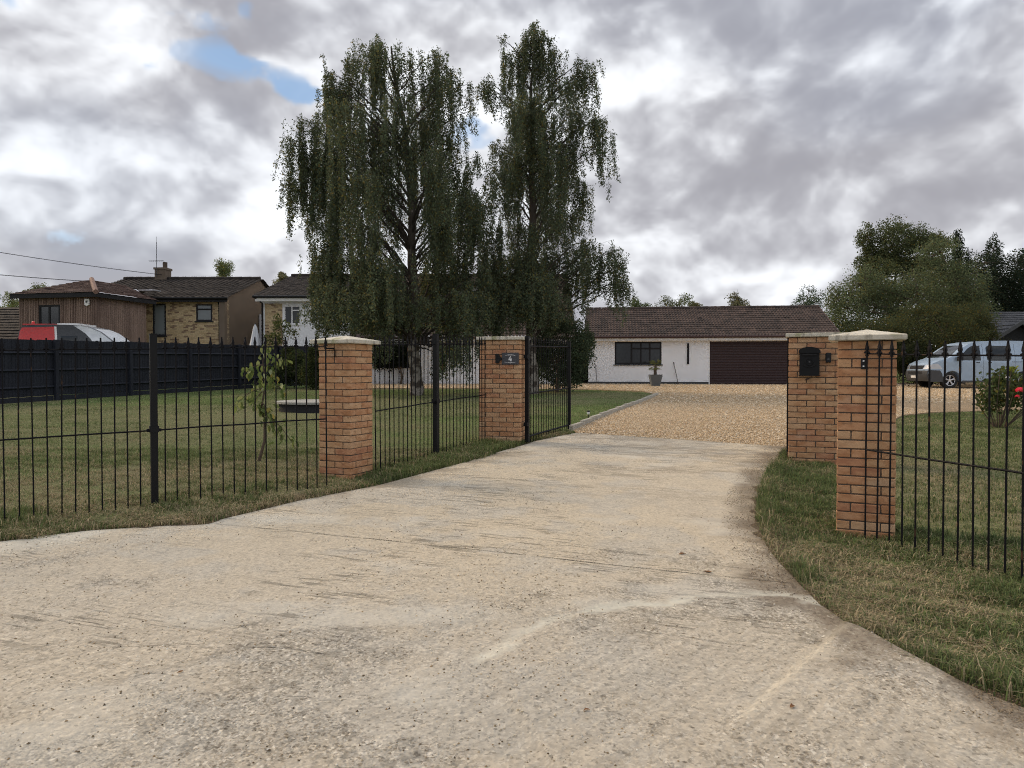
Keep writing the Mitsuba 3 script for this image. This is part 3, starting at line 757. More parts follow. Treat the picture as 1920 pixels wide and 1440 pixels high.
k = thing('stone_slab', 'low pale slab on a dark base on the left lawn', 'slab')
c0 = np.array([-4.72, 17.9])
z0 = float(gz(17.9)) - 0.03
th = np.linspace(0, 2 * np.pi, 40, endpoint=False)
poly = Polygon([(0.98 * math.cos(t), 0.98 * math.sin(t)) for t in th])
part(k, 'top', MB().prism(poly, 0.05, ((*c0, z0 + 0.20), (1, 0, 0), (0, 1, 0), (0, 0, 1))), 'slab_stone')
part(k, 'base', MB().prism(poly.buffer(-0.07), 0.20, ((*c0, z0), (1, 0, 0), (0, 1, 0), (0, 0, 1))), 'matt_black')
tag(put(key_of('green_tub'), MB().tube([(-4.18, 16.75, z0 - 0.02), (-4.18, 16.75, z0 + 0.05), (-4.18, 16.75, z0 + 0.07)], [0.06, 0.075, 0.03], 12), 'green_plastic', 40), 'small green tub on the grass in front of the slab', 'tub')


# ---------------------------------------------------------------- buildings
def frame2(o, ang):
    return np.array([o[0], o[1], 0.0]), np.array([math.cos(ang), math.sin(ang), 0]), np.array([-math.sin(ang), math.cos(ang), 0])


def wall(parent, name, o, ang, L, z0, z1, mat, holes=(), thick=0.28, label=None, outline=None):
    O, u, w = frame2(o, ang)
    poly = Polygon(outline if outline else [(0, z0), (L, z0), (L, z1), (0, z1)])
    for x0, x1, h0, h1 in holes:
        poly = poly.difference(shapely.box(x0, h0, x1, h1))
    return part(parent, name, MB().prism(poly, thick, (O, u, (0, 0, 1), w)), mat, False, label)


def window(parent, o, ang, x0, x1, z0, z1, mat, glass, cols=(0.5,), transom=None, inset=0.05, fw=0.05, sill=True, label=None):
    """Framed window in a wall's hole: cols = mullion positions 0..1, transom = list of heights 0..1 for each light (or None)."""
    O, u, w = frame2(o, ang)
    k = key_of(parent + '__window')
    B = lambda a, b, c, e, y0, y1: MB().box((a, y0, c), (b, y1, e), O, ang)
    fr = MB()
    y0, y1 = inset, inset + 0.06
    for a, b, c, e in ((x0, x1, z1 - fw, z1), (x0, x1, z0, z0 + fw), (x0, x0 + fw, z0 + fw, z1 - fw), (x1 - fw, x1, z0 + fw, z1 - fw)):
        fr.box((a, y0, c), (b, y1, e), O, ang)
    edges = [x0 + fw] + [x0 + c * (x1 - x0) for c in cols] + [x1 - fw]
    for c in edges[1:-1]:
        fr.box((c - fw / 2, y0 + 0.002, z0 + fw), (c + fw / 2, y1 - 0.002, z1 - fw), O, ang)
    for i, (a, b) in enumerate(zip(edges[:-1], edges[1:])):
        a2, b2 = a + (fw / 2 if i else 0), b - (fw / 2 if i < len(edges) - 2 else 0)
        t = transom[i] if transom else None
        if t:
            zt = z0 + t * (z1 - z0)
            fr.box((a2, y0 + 0.004, zt - fw / 2), (b2, y1 - 0.004, zt + fw / 2), O, ang)
    put(k, fr, mat)
    if label:
        tag(k, label)
    for i, (a, b) in enumerate(zip(edges[:-1], edges[1:])):
        part(k, 'pane', B(a - 0.004, b + 0.004, z0 + fw - 0.004, z1 - fw + 0.004, inset + 0.03, inset + 0.042), glass)
    if sill:
        part(k, 'sill', B(x0 - 0.06, x1 + 0.06, z0 - 0.05, z0 - 0.003, -0.06, inset + 0.05), mat)
    return k


def tiled_roof(parent, name, p0, u, L, s, W, mat, per=0.15, gauge=0.30, amp=0.022, lap=0.03, clip=None, label=None):
    """A slope of roof tiles: p0 = eave's left end, u along the eave, s up the slope; rolls of width per, courses of height gauge."""
    p0, u, s = (np.array(x, float) for x in (p0, u, s))
    nrm = np.cross(u, s)
    nu = int(round(L / per)) * 6
    nr = int(round(W / gauge))
    a = np.linspace(0, L, nu + 1)
    prof = amp * np.maximum(np.sin(2 * np.pi * np.arange(nu + 1) / 6), -0.25)
    rows = []
    for r in range(nr):
        jit = RNG.normal(0, 0.003, nu // 6 + 2)[np.arange(nu + 1) // 6]
        for t, hh in ((0.0, lap), (0.98, 0.0)):
            rows.append(p0 + a[:, None] * u + (r + t) * W / nr * s + (prof + hh + jit + 0.01)[:, None] * nrm)
    v = np.array(rows)
    if clip is not None:
        for r in range(len(v)):
            t = r / (len(v) - 1)
            lo, hi = clip(t)
            aa = np.clip(a, lo * L, hi * L)
            v[r] += (aa - a)[:, None] * u
    m = nu + 1
    i, j = np.meshgrid(np.arange(len(rows) - 1), np.arange(nu), indexing='ij')
    q = (i * m + j).ravel()
    k = part(parent, name, (v.reshape(-1, 3), np.stack([q, q + 1, q + m + 1, q + m], 1)), mat, False, label, 'stuff')
    return k


def solid(parent, name, pts, faces, mat, label=None):
    return part(parent, name, (np.array(pts, float), np.array(faces)), mat, False, label)


# --- garage wing
gk = thing('garage', 'long white garage with a brown roller door under a tiled roof, right of the birches', 'garage')
GA = math.radians(-7)
GO = np.array([3.73, 36.0])
GL, GD = 11.35, 6.6
O, u, w = frame2(GO, GA)
zb, ze = 0.72, 2.98
dr0, dr1 = 5.80, 10.9
wall(gk, 'front_wall', GO, GA, GL, zb - 0.2, ze, 'white_render', [(1.28, 3.52, 1.73, 2.82), (dr0, dr1, zb - 0.2, 2.83)])
g2 = GO + GL * u[:2]
wall(gk, 'gable_wall', g2 + 0.28 * w[:2], GA + math.pi / 2, GD - 0.28, zb - 0.2, ze, 'white_render', thick=0.28, outline=[(0, zb - 0.2), (GD - 0.28, zb - 0.2), (GD - 0.28, ze), (GD / 2 - 0.28, ze + 1.45), (0, ze)])
wall(gk, 'rear_wall', GO + GD * w[:2], GA, GL, zb - 0.2, ze, 'white_render')
wall(gk, 'left_wall', GO + 0.28 * w[:2] + 0.28 * u[:2], GA + math.pi / 2, GD - 0.28, zb - 0.2, ze, 'white_render', thick=0.27)
window(gk, GO, GA, 1.28, 3.52, 1.73, 2.82, 'matt_black', 'glass_dark', cols=(0.36, 0.56, 0.75), transom=[None, 0.70, 0.70, 0.70], inset=0.03, fw=0.075, label='black framed four light window')
dk = part(gk, 'door', MB().box((dr0 + 0.01, 0.13, zb - 0.15), (dr1 - 0.01, 0.16, 2.83), O, GA), 'door_brown', False, 'dark brown roller shutter door')
nz = 26
for i in range(nz):
    z = zb + 0.08 + i * (2.80 - zb - 0.08) / nz
    hh = (2.80 - zb - 0.08) / nz
    m = MB().prism(Polygon([(0, 0.005), (0.018, 0.014), (0.022, hh * 0.5), (0.018, hh - 0.014), (0, hh - 0.005)]), dr1 - dr0 - 0.04, (O + u * (dr0 + 0.02) + w * 0.129 + [0, 0, z], -w, (0, 0, 1), u))
    part(dk, 'slat', m, 'door_brown')
part(gk, 'door_frame', MB().box((dr0 - 0.05, -0.012, zb - 0.05), (dr0 - 0.002, 0.1, 2.86), O, GA).box((dr1 + 0.002, -0.012, zb - 0.05), (dr1 + 0.05, 0.1, 2.86), O, GA), 'fascia_white')
part(gk, 'fascia', MB().box((-0.15, -0.30, 2.86), (GL + 0.3, -0.27, 3.06), O, GA), 'fascia_white')
part(gk, 'soffit', MB().box((-0.15, -0.268, 2.87), (GL + 0.3, -0.004, 2.895), O, GA), 'fascia_white')
part(gk, 'gutter', MB().tube([O + u * -0.2 - w * 0.36 + [0, 0, 3.04], O + u * (GL + 0.35) - w * 0.36 + [0, 0, 3.04]], 0.06, 8), 'gutter_brown')
pit = math.atan2(1.45, GD / 2)
sv = w * math.cos(pit) + np.array([0, 0, math.sin(pit)])
Ws = (GD / 2 + 0.34) / math.cos(pit)
e0 = O + u * -0.2 - w * 0.34 + np.array([0, 0, 3.07])
rf = tiled_roof(gk, 'roof', e0, u, GL + 0.55, sv, Ws, 'roof_tile', per=0.15, gauge=0.31, label='brown pantiled roof slope of the garage')
top = e0 + sv * Ws
nrt = 28
for i in range(nrt):
    s0, s1 = i * (GL + 0.55) / nrt, (i + 1) * (GL + 0.55) / nrt - 0.012
    part(rf, 'ridge_tile', MB().tube([top + u * s0 + [0, 0, 0.0], top + u * s1 + [0, 0, 0.012]], 0.11, 8), 'roof_tile')
sb = -w * math.cos(pit) + np.array([0, 0, math.sin(pit)])
tiled_roof(gk, 'rear_roof', e0 + u * (GL + 0.55) + w * (GD + 0.68), -u, GL + 0.55, sb, Ws, 'roof_tile', per=0.30, gauge=0.62)
part(gk, 'plinth', MB().box((-0.02, -0.02, zb - 0.25), (dr0 - 0.06, -0.003, zb + 0.16), O, GA), 'dark_grey')
vg = MB()
for a_, b_ in ((e0, top), (e0 + w * (GD + 0.68), top)):
    d_ = b_ - a_
    for t in (0.0,):
        p = a_ + u * (GL + 0.57)
        vg.tube([p, p + d_], 0.05, 4)
part(gk, 'verge', vg, 'gutter_brown')
# things against the garage wall
P = lambda x, off, z: O + u * x - w * off + np.array([0, 0, z])
tag(put(key_of('wall_bar'), MB().box((-0.045, -0.05, -0.5), (0.045, 0, 0.5), P(4.77, 0.0, 2.24), GA), 'black_plastic'), 'narrow black upright bar on the white garage wall between the window and the door', 'wall light')
k = thing('garden_rake', 'thin rake leaning on the white garage wall right of the potted palm', 'rake')
part(k, 'handle', MB().tube([P(4.3, 0.32, zb), P(4.08, 0.03, zb + 1.12)], 0.016, 6), 'bark')
part(k, 'head', MB().box((-0.18, -0.02, 0.0), (0.18, 0.02, 0.06), P(4.3, 0.32, zb), GA), 'black_plastic')
k = thing('garden_hoe', 'thin dark pole leaning on the left end of the white garage wall', 'pole')
part(k, 'handle', MB().tube([P(0.43, 0.22, zb), P(0.36, 0.02, zb + 1.0)], 0.016, 6), 'bark')
part(k, 'head', MB().box((-0.12, -0.05, 0.0), (0.12, 0.03, 0.05), P(0.43, 0.22, zb), GA), 'silver')

# --- white house
hk = thing('white_house', 'white rendered house with brown tiled roofs behind the birches', 'house')
HY = 36.2
wx0, wx1 = -12.30, -7.75
holes = [(1.10, 1.92, 3.70, 4.62), (3.50, 4.32, 3.70, 4.62)]
bw = wall(hk, 'wing_wall', (wx0, HY), 0, wx1 - wx0, 0.5, 5.0, 'white_render', holes)
part(hk, 'brick_panel', MB().box((0.18, -0.03, 0.5), (1.02, -0.002, 4.72), (wx0, HY, 0)), 'buff_brick', False, 'buff brick panel beside the upper window')
for h in holes:
    window(hk, (wx0, HY), 0, *h, 'white_paint', 'glass_dark', cols=(0.47,), transom=[None, 0.74], inset=0.02, fw=0.06)
wall(hk, 'side_wall', (wx0 + 0.26, HY + 0.28), math.pi / 2, 11.4, 0.5, 5.0, 'white_render', thick=0.26)
wall(hk, 'wing_return', (wx1, HY + 0.28), math.pi / 2, 6, 0.5, 5.0, 'white_render', thick=0.26)
part(hk, 'fascia', MB().box((wx0 - 0.2, HY - 0.33, 4.80), (wx1 + 0.1, HY - 0.30, 5.03)), 'fascia_white')
part(hk, 'gutter', MB().tube([(wx0 - 0.3, HY - 0.38, 5.02), (wx1 + 0.1, HY - 0.38, 5.02)], 0.065, 8), 'black_plastic')
part(hk, 'downpipe', MB().tube([(wx0 - 0.2, HY - 0.36, 4.98), (wx0 + 0.06, HY - 0.08, 4.72), (wx0 + 0.06, HY - 0.06, 0.8)], 0.045, 8), 'black_plastic', 40)
ry, rz = 42.2, 6.80
ev = np.array([wx0 - 0.35, HY - 0.36, 5.05])
rd = np.array([0, ry - ev[1], rz - ev[2]])
Wr = np.linalg.norm(rd)
mr = tiled_roof(hk, 'wing_roof', ev, (1, 0, 0), wx1 - wx0 + 0.40, rd / Wr, Wr, 'roof_dark', per=0.30, gauge=0.34, amp=0.012, lap=0.03)
bk = np.array([0, -(ry - ev[1]), rz - ev[2]])
tiled_roof(hk, 'rear_roof', (3.0, 2 * ry - ev[1], 5.05), (-1, 0, 0), 15.7, bk / Wr, Wr, 'roof_dark', per=0.6, gauge=0.6, amp=0.012)
part(hk, 'gable_peak', MB().prism(Polygon([(0, 5.0), (11.9, 5.0), (5.95, 6.7)]), 0.2, ((wx0, HY, 0), (0, 1, 0), (0, 0, 1), (1, 0, 0))), 'white_render')
fx0, fx1 = wx1 + 0.02, 2.9
fh = [(1.0, 2.85, 1.60, 2.72), (8.95, 9.65, 1.7, 2.7)]
wall(hk, 'front_wall', (fx0, HY - 0.3), 0, fx1 - fx0, 0.5, 2.95, 'white_render', fh)
window(hk, (fx0, HY - 0.3), 0, *fh[0], 'matt_black', 'glass_dark', cols=(0.5,), inset=0.03, fw=0.06)
window(hk, (fx0, HY - 0.3), 0, *fh[1], 'matt_black', 'glass_dark', cols=(), inset=0.03, fw=0.06)
wall(hk, 'end_wall', (fx1, HY - 0.02), math.pi / 2, 11, 0.5, 2.95, 'white_render', thick=0.26, outline=[(0, 0.5), (11, 0.5), (11, 4.6), (6.2, 6.6), (0, 2.95)])
part(hk, 'lower_fascia', MB().box((fx0 - 0.12, HY - 0.66, 2.82), (fx1 + 0.2, HY - 0.63, 3.02)), 'fascia_white')
part(hk, 'lower_gutter', MB().tube([(fx0 - 0.15, HY - 0.72, 3.02), (fx1 + 0.25, HY - 0.72, 3.02)], 0.06, 8), 'gutter_brown')
ev2 = np.array([fx0 - 0.15, HY - 0.68, 3.05])
rd2 = np.array([0, ry - ev2[1], rz - ev2[2]])
W2 = np.linalg.norm(rd2)
cr = tiled_roof(hk, 'roof', ev2, (1, 0, 0), fx1 - fx0 + 0.4, rd2 / W2, W2, 'roof_tile', per=0.16, gauge=0.32, amp=0.024, label='long brown pantiled slope down to the ground floor eave')
for i in range(30):
    x0 = -12.6 + i * 0.525
    part(hk, 'ridge_tile', MB().tube([(x0, ry, rz + 0.02), (x0 + 0.51, ry, rz + 0.035)], 0.12, 8), 'roof_dark')
dm = part(hk, 'dormer', MB().box((-2.75, 38.0, 3.9), (-1.35, 41.0, 5.75)), 'white_render', False, 'small flat roofed dormer on the tiled slope')
part(dm, 'dormer_roof', MB().box((-2.95, 37.8, 5.75), (-1.15, 41.4, 5.9)), 'roof_dark')
window(dm.rpartition('__')[0], (-2.75, 37.95), 0, 0.25, 1.15, 4.5, 5.6, 'white_paint', 'glass_dark', cols=(0.5,), inset=-0.03, fw=0.06)
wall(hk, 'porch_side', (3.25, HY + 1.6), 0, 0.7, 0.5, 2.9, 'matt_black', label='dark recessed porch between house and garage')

# --- neighbouring house on the left: brick block with a timber clad wing
nk = thing('brick_house', 'buff brick house with a dark tiled roof and chimney, left beyond the black fence', 'house')
nx0, nx1, NY = -18.3, -14.15, 36.6
hl = [(0.22 + 0.25, 1.02 + 0.1, 3.15, 4.75), (2.62, 3.42, 3.88, 4.72)]
wall(nk, 'front_wall', (nx0, NY), 0, nx1 - nx0, 0.3, 4.95, 'buff_brick', hl)
window(nk, (nx0, NY), 0, *hl[0], 'matt_black', 'pane_grey', cols=(), inset=0.0, fw=0.075, label='tall pale glazed opening with a black frame')
window(nk, (nx0, NY), 0, *hl[1], 'matt_black', 'glass_pale', cols=(), transom=[0.70], inset=0.0, fw=0.07, label='square black framed window')
wall(nk, 'gable_wall', (nx1, NY + 0.02), math.pi / 2, 9.6, 0.3, 4.95, 'brown_render', thick=0.28, outline=[(-0.3, 0.3), (9.9, 0.3), (9.9, 4.95), (4.8, 6.45), (-0.3, 4.95)], label='plain brown end wall')
wall(nk, 'rear_wall', (-21.7, NY + 9.3), 0, 7.55, 0.3, 4.95, 'brown_render')
part(nk, 'fascia', MB().box((nx0 - 0.1, NY - 0.36, 4.80), (nx1 + 0.15, NY - 0.33, 4.98)), 'matt_black')
part(nk, 'gutter', MB().tube([(nx0 - 0.1, NY - 0.41, 4.98), (nx1 + 0.2, NY - 0.41, 4.98)], 0.06, 8), 'black_plastic')
part(nk, 'downpipe', MB().tube([(nx1 - 0.35, NY - 0.38, 4.92), (nx1 - 0.35, NY - 0.08, 4.70), (nx1 - 0.35, NY - 0.06, 0.6)], 0.045, 8), 'black_plastic', 40)
part(nk, 'flue', MB().tube([(nx1 + 0.1, NY + 4.6, 2.4), (nx1 + 0.1, NY + 4.6, 4.55)], 0.10, 8), 'canvas', 40, 'pale upright flue pipe on the end wall')
e3 = np.array([-26.2, NY - 0.42, 5.0])
r3 = np.array([0, 5.2, 1.52])
W3 = np.linalg.norm(r3)
tiled_roof(nk, 'roof', e3 + np.array([7.6, 0, 0]), (1, 0, 0), 4.65, r3 / W3, W3, 'roof_dark', per=0.30, gauge=0.33, amp=0.012, lap=0.035)
tiled_roof(nk, 'rear_roof', (-13.95, NY + 9.98, 5.0), (-1, 0, 0), 7.85, np.array([0, -5.2, 1.52]) / W3, W3, 'roof_dark', per=0.6, gauge=0.6, amp=0.012)
e3b = np.array([-21.8, NY - 0.42 + 2.0, 5.0 + 0.585])
tiled_roof(nk, 'upper_roof', e3b, (1, 0, 0), 3.2, r3 / W3, W3 * 0.615, 'roof_dark', per=0.30, gauge=0.33, amp=0.012, lap=0.035)
for i in range(15):
    x0 = -21.75 + i * 0.51
    part(nk, 'ridge_tile', MB().tube([(x0, NY + 4.78, 6.56), (x0 + 0.5, NY + 4.78, 6.575)], 0.11, 8), 'roof_dark')
ck = part(nk, 'chimney', MB().box((-19.9, NY + 4.5, 5.9), (-19.3, NY + 5.2, 7.05)).box((-19.95, NY + 4.45, 7.05), (-19.25, NY + 5.25, 7.16)), 'brown_render', False, 'square brick chimney stack')
part(ck, 'pot', MB().tube([(-19.5, NY + 4.9, 7.16), (-19.5, NY + 4.9, 7.50)], 0.12, 10), 'bark', 40)
ae = MB().tube([(-19.75, NY + 4.42, 6.6), (-19.75, NY + 4.42, 8.55)], 0.018, 5)
ae.tube([(-20.15, NY + 4.42, 7.5), (-19.35, NY + 4.42, 7.52)], 0.012, 4).tube([(-19.75, NY + 4.42, 8.3), (-19.75, NY + 4.42, 8.85)], 0.010, 4)
for q in np.linspace(-0.36, 0.36, 7):
    ae.tube([(-19.75 + q, NY + 4.25, 7.5), (-19.75 + q, NY + 4.6, 7.51)], 0.008, 4)
part(ck, 'aerial', ae, 'dark_grey', 40)

tk = thing('timber_wing', 'timber clad extension with a hipped red brown roof, far left beyond the red topped van', 'extension')
TA = math.radians(-11)
corner = np.array([-18.1, 32.0])
ut = np.array([math.cos(TA), math.sin(TA)])
wt = np.array([-math.sin(TA), math.cos(TA)])
TL = 3.85
to = corner - TL * ut
tz = 4.66
th_ = [(1.02, 2.10, 2.9, 4.32)]
wall(tk, 'front_wall', to, TA, TL, 0.3, tz, 'timber', th_)
window(tk, to, TA, *th_[0], 'matt_black', 'glass_dark', cols=(0.48,), transom=[None, 0.33], inset=0.0, fw=0.08, sill=False)
wall(tk, 'side_wall', corner + 0.28 * wt - 0.0 * ut, TA + math.pi / 2, 2.95, 0.3, tz, 'timber', thick=0.28)
Ot, u3, w3 = frame2(to, TA)
bt = MB()
for x in np.arange(0.03, TL, 0.085):
    segs = [(0.35, tz - 0.02)]
    if th_[0][0] - 0.05 < x < th_[0][1] + 0.03:
        segs = [(0.35, th_[0][2] - 0.02), (th_[0][3] + 0.03, tz - 0.02)]
    for a_, b_ in segs:
        bt.box((x, -0.035 + 0.006 * math.sin(31 * x), a_), (x + 0.055, -0.002, b_), Ot, TA)
part(tk, 'cladding', bt, 'timber', False, 'upright timber battens on the front', 'stuff')
bt = MB()
Oc, u4, w4 = frame2(corner, TA + math.pi / 2)
for x in np.arange(0.0, 3.2, 0.125):
    bt.box((x, -0.035, 0.35), (x + 0.11, -0.002, tz - 0.02), Oc, TA + math.pi / 2)
part(tk, 'side_cladding', bt, 'timber', False, 'wide timber boards on the receding side', 'stuff')
part(tk, 'fascia', MB().box((-0.15, -0.32, tz - 0.06), (TL + 0.32, -0.29, tz + 0.14), Ot, TA).box((TL + 0.29, -0.29, tz - 0.06), (TL + 0.32, 3.6, tz + 0.14), Ot, TA), 'matt_black')
Q = lambda x, y, z: Ot + u3 * x + w3 * y + np.array([0, 0, z])
a0, a1, a2, a3 = Q(-0.22, -0.36, tz + 0.12), Q(TL + 0.36, -0.36, tz + 0.12), Q(TL + 0.36, 3.75, tz + 0.12), Q(-0.35, 5.2, tz + 0.12)
rz3 = 0.92
apx = Q(TL - 2.25, 2.45, tz + 0.12 + rz3)
apx2 = Q(TL - 2.55, 2.45, tz + 0.12 + rz3)
apx3 = Q(TL - 2.25, 4.6, tz + 0.12 + rz3)


def hip(parent, name, e0, e1, t0, t1, mat, n=11, lap=0.035):
    """Roof plane of straight tile courses between an eave e0-e1 and a top edge t0-t1."""
    e0, e1, t0, t1 = (np.array(q, float) for q in (e0, e1, t0, t1))
    nr = np.cross(e1 - e0, (t0 + t1) / 2 - (e0 + e1) / 2)
    nr /= np.linalg.norm(nr)
    rows = []
    m = max(2, int(np.linalg.norm(e1 - e0) / 0.3))
    for r in range(n):
        for t, hh in ((r / n, lap), ((r + 0.97) / n, 0.0)):
            l, q = e0 + (t0 - e0) * t, e1 + (t1 - e1) * t
            s = np.linspace(0, 1, m + 1)[:, None]
            rows.append(l + (q - l) * s + nr * (hh + RNG.normal(0, 0.004, (m + 1, 1))))
    v = np.array(rows)
    i, j = np.meshgrid(np.arange(len(rows) - 1), np.arange(m), indexing='ij')
    q = (i * (m + 1) + j).ravel()
    return part(parent, name, (v.reshape(-1, 3), np.stack([q, q + 1, q + m + 2, q + m + 1], 1)), mat, False, None, 'stuff')


rk = hip(tk, 'roof', a0, a1, apx2, apx, 'roof_red')
hip(tk, 'side_roof', a1, a2, apx, apx3, 'roof_red')
hip(tk, 'far_roof', a3, a0, apx2 + np.array([0, 1.2, 0]), apx2, 'roof_red')
hm = MB()
for i in range(9):
    t0, t1 = i / 9, (i + 0.95) / 9
    hm.tube([a1 + (apx - a1) * t0 + [0, 0, 0.03], a1 + (apx - a1) * t1 + [0, 0, 0.045]], 0.11, 7)
part(tk, 'hip_tiles', hm, 'ridge_red', False, 'pale red hip tiles on the roof corner')
part(tk, 'lead_flashing', MB().box((TL - 0.9, 3.9, tz + 0.66), (TL - 0.1, 4.5, tz + 0.72), Ot, TA), 'silver')
k = thing('alarm_box', 'white burglar alarm box on the timber clad wall near its corner', 'alarm box')
part(k, 'housing', MB().prism(Polygon([(-0.12, -0.02), (0.12, -0.02), (0.12, 0.12), (-0.12, 0.12), (-0.10, -0.14), (0, -0.18), (0.10, -0.14)][0:1] + [(-0.10, -0.14), (0, -0.18), (0.10, -0.14), (0.12, 0.12), (-0.12, 0.12)]), 0.07, (Q(TL - 0.32, -0.11, 4.42), u3, (0, 0, 1), w3)), 'white_plastic')
part(k, 'emblem', MB().prism(Polygon([(-0.05, -0.05), (0.05, -0.05), (0.06, 0.05), (-0.06, 0.05)]), 0.004, (Q(TL - 0.32, -0.115, 4.42), u3, (0, 0, 1), w3)), 'dark_grey')

# --- far left: the roof of one more house
k = thing('tiled_house', 'low house with a dark tiled roof at the far left edge', 'house')
part(k, 'wall', MB().box((-34, 38, 0.3), (-23.2, 46, 2.9)), 'brown_render')
hip(k, 'roof', (-35, 37.4, 2.7), (-23.0, 37.4, 2.7), (-34, 41.8, 5.0), (-26.4, 41.8, 5.0), 'roof_dark', 14, 0.05)
hip(k, 'side_roof', (-23.0, 37.4, 2.7), (-23.0, 46.6, 2.7), (-26.4, 41.8, 5.0), (-26.4, 42.2, 5.0), 'roof_dark', 14, 0.05)

# --- right: dark slate roofed building with a porch gable
sk = thing('slate_roofed_house', 'dark house with a blue grey slate roof and porch gable behind the silver van', 'house')
part(sk, 'wall', MB().box((31.5, 47.5, 0.3), (46, 54, 3.5)), 'black_wood')
hip(sk, 'roof', (30.5, 46.9, 3.35), (47, 46.9, 3.35), (30.5, 50.8, 5.45), (47, 50.8, 5.45), 'slate', 14, 0.035)
hip(sk, 'rear_roof', (47, 54.7, 3.35), (30.5, 54.7, 3.35), (47, 50.8, 5.45), (30.5, 50.8, 5.45), 'slate', 8, 0.035)
pk = part(sk, 'porch', MB().prism(Polygon([(-2.1, 0.4), (2.1, 0.4), (2.1, 2.9), (0, 4.15), (-2.1, 2.9)]), 4.0, ((30.3, 44.2, 0), (1, 0, 0), (0, 0, 1), (0, 1, 0))), 'matt_black', False, 'dark gabled porch')
hip(pk, 'slope', (27.5, 48.2, 2.55), (27.5, 43.8, 2.55), (30.3, 48.2, 4.35), (30.3, 43.8, 4.35), 'slate', 8)
hip(pk, 'slope', (33.1, 43.8, 2.55), (33.1, 48.2, 2.55), (30.3, 43.8, 4.35), (30.3, 48.2, 4.35), 'slate', 8)
part(pk, 'barge_board', MB().prism(Polygon([(-2.85, 2.35), (-2.85, 2.6), (0, 4.4), (2.85, 2.6), (2.85, 2.35), (0, 4.15)]), 0.06, ((30.3, 43.72, 0), (1, 0, 0), (0, 0, 1), (0, 1, 0))), 'dark_grey')

# --- black wooden fence
fk = thing('wooden_fence', 'black stained closeboard fence along the far side of the left lawn', 'fence')
FA, FB = np.array([-16.2, 14.0]), np.array([-8.7, 38.2])
fl = np.linalg.norm(FB - FA)
fd = (FB - FA) / fl
fang = math.atan2(fd[1], fd[0])
nb = 9
for i in range(nb + 1):
    s = i * fl / nb
    p = FA + fd * s
    z = float(gz(p[1])) - 0.03
    part(fk, 'post', MB().mesh(cbox(0.11, 0.11, 1.87, 0.008), (*(p + 0.05 * np.array([fd[1], -fd[0]])), z + 0.89), fang), 'black_wood')
    if i == nb:
        break
    L_ = fl / nb
    mid = FA + fd * (s + L_ / 2)
    zb_ = float(gz(mid[1])) - 0.03
    sl = (float(gz((FA + fd * (s + L_))[1])) - float(gz(p[1]))) / L_
    bd = MB()
    for x in np.arange(0.06, L_ - 0.05, 0.11):
        zz = z + sl * x
        bd.box((x, 0.02, 0.16), (x + 0.105, 0.02 + 0.018, 1.81 + RNG.normal(0, 0.006)), (*p, zz), fang)
        bd.box((x + 0.085, 0.012, 0.16), (x + 0.112, 0.0195, 1.80), (*p, zz), fang)
    part(fk, 'boards', bd, 'black_wood', False, None, 'stuff')
    for h in (0.42, 0.92, 1.42):
        m = MB()
        q0, q1 = p + fd * 0.055, p + fd * (L_ - 0.055)
        nrm = np.array([fd[1], -fd[0]]) * 0.025
        v = []
        for q, zq in ((q0, z + h), (q1, z + sl * L_ + h)):
            v += [[*(q), zq - 0.04], [*(q + nrm * 2), zq], [*(q), zq + 0.04]]
        part(fk, 'rail', (np.array(v), np.array([[0, 1, 2], [3, 5, 4], [0, 3, 4], [0, 4, 1], [1, 4, 5], [1, 5, 2], [2, 5, 3], [2, 3, 0]])), 'black_wood')
    m = MB()
    v = []
    for hh in (-0.05, 0.15):
        for yy in (0.0, 0.03):
            for x in (0.056, L_ - 0.056):
                q = p + fd * x + np.array([-fd[1], fd[0]]) * yy
                v.append([*q, z + sl * x + hh])
    part(fk, 'gravel_board', (np.array(v), np.array([[0, 1, 5], [0, 5, 4], [2, 7, 3], [2, 6, 7], [4, 5, 7], [4, 7, 6], [0, 4, 6], [0, 6, 2], [1, 3, 7], [1, 7, 5]])), 'black_wood')

# --- closed parasol by the brick house, power cables
k = thing('parasol', 'white closed parasol standing between the brick house and the white house', 'parasol')
px_, py_ = -11.85, 34.0
prof = [(0.03, 3.55), (0.08, 3.4), (0.15, 3.0), (0.24, 2.5), (0.31, 1.9), (0.34, 1.5)]
th = np.linspace(0, 2 * np.pi, 24, endpoint=False)
v = np.array([[px_ + r * (1 + 0.16 * math.sin(8 * t)) * math.cos(t), py_ + r * (1 + 0.16 * math.sin(8 * t)) * math.sin(t), z] for r, z in prof for t in th])
i, j = np.meshgrid(np.arange(len(prof) - 1), np.arange(24), indexing='ij')
a, b = (i * 24 + j).ravel(), (i * 24 + (j + 1) % 24).ravel()
part(k, 'canopy', (v, np.stack([a, a + 24, b + 24, b], 1)), 'canvas', True)
part(k, 'pole', MB().tube([(px_, py_, 0.6), (px_, py_, 3.62)], 0.025, 6), 'dark_grey')
for nm, p, q in (('upper thin black power cable sloping down to the brick chimney', (-34, 28, 8.8), (-19.5, 41.1, 6.75)), ('lower thin black power cable running down to the timber clad wing', (-34, 28, 7.2), (-19.6, 34.6, 5.6))):
    p, q = np.array(p), np.array(q)
    tag(put(key_of('power_cable'), MB().tube([p + (q - p) * t + [0, 0, -0.7 * 4 * t * (1 - t) * 0.5] for t in np.linspace(0, 1, 24)], 0.016, 5), 'matt_black'), nm, 'cable')


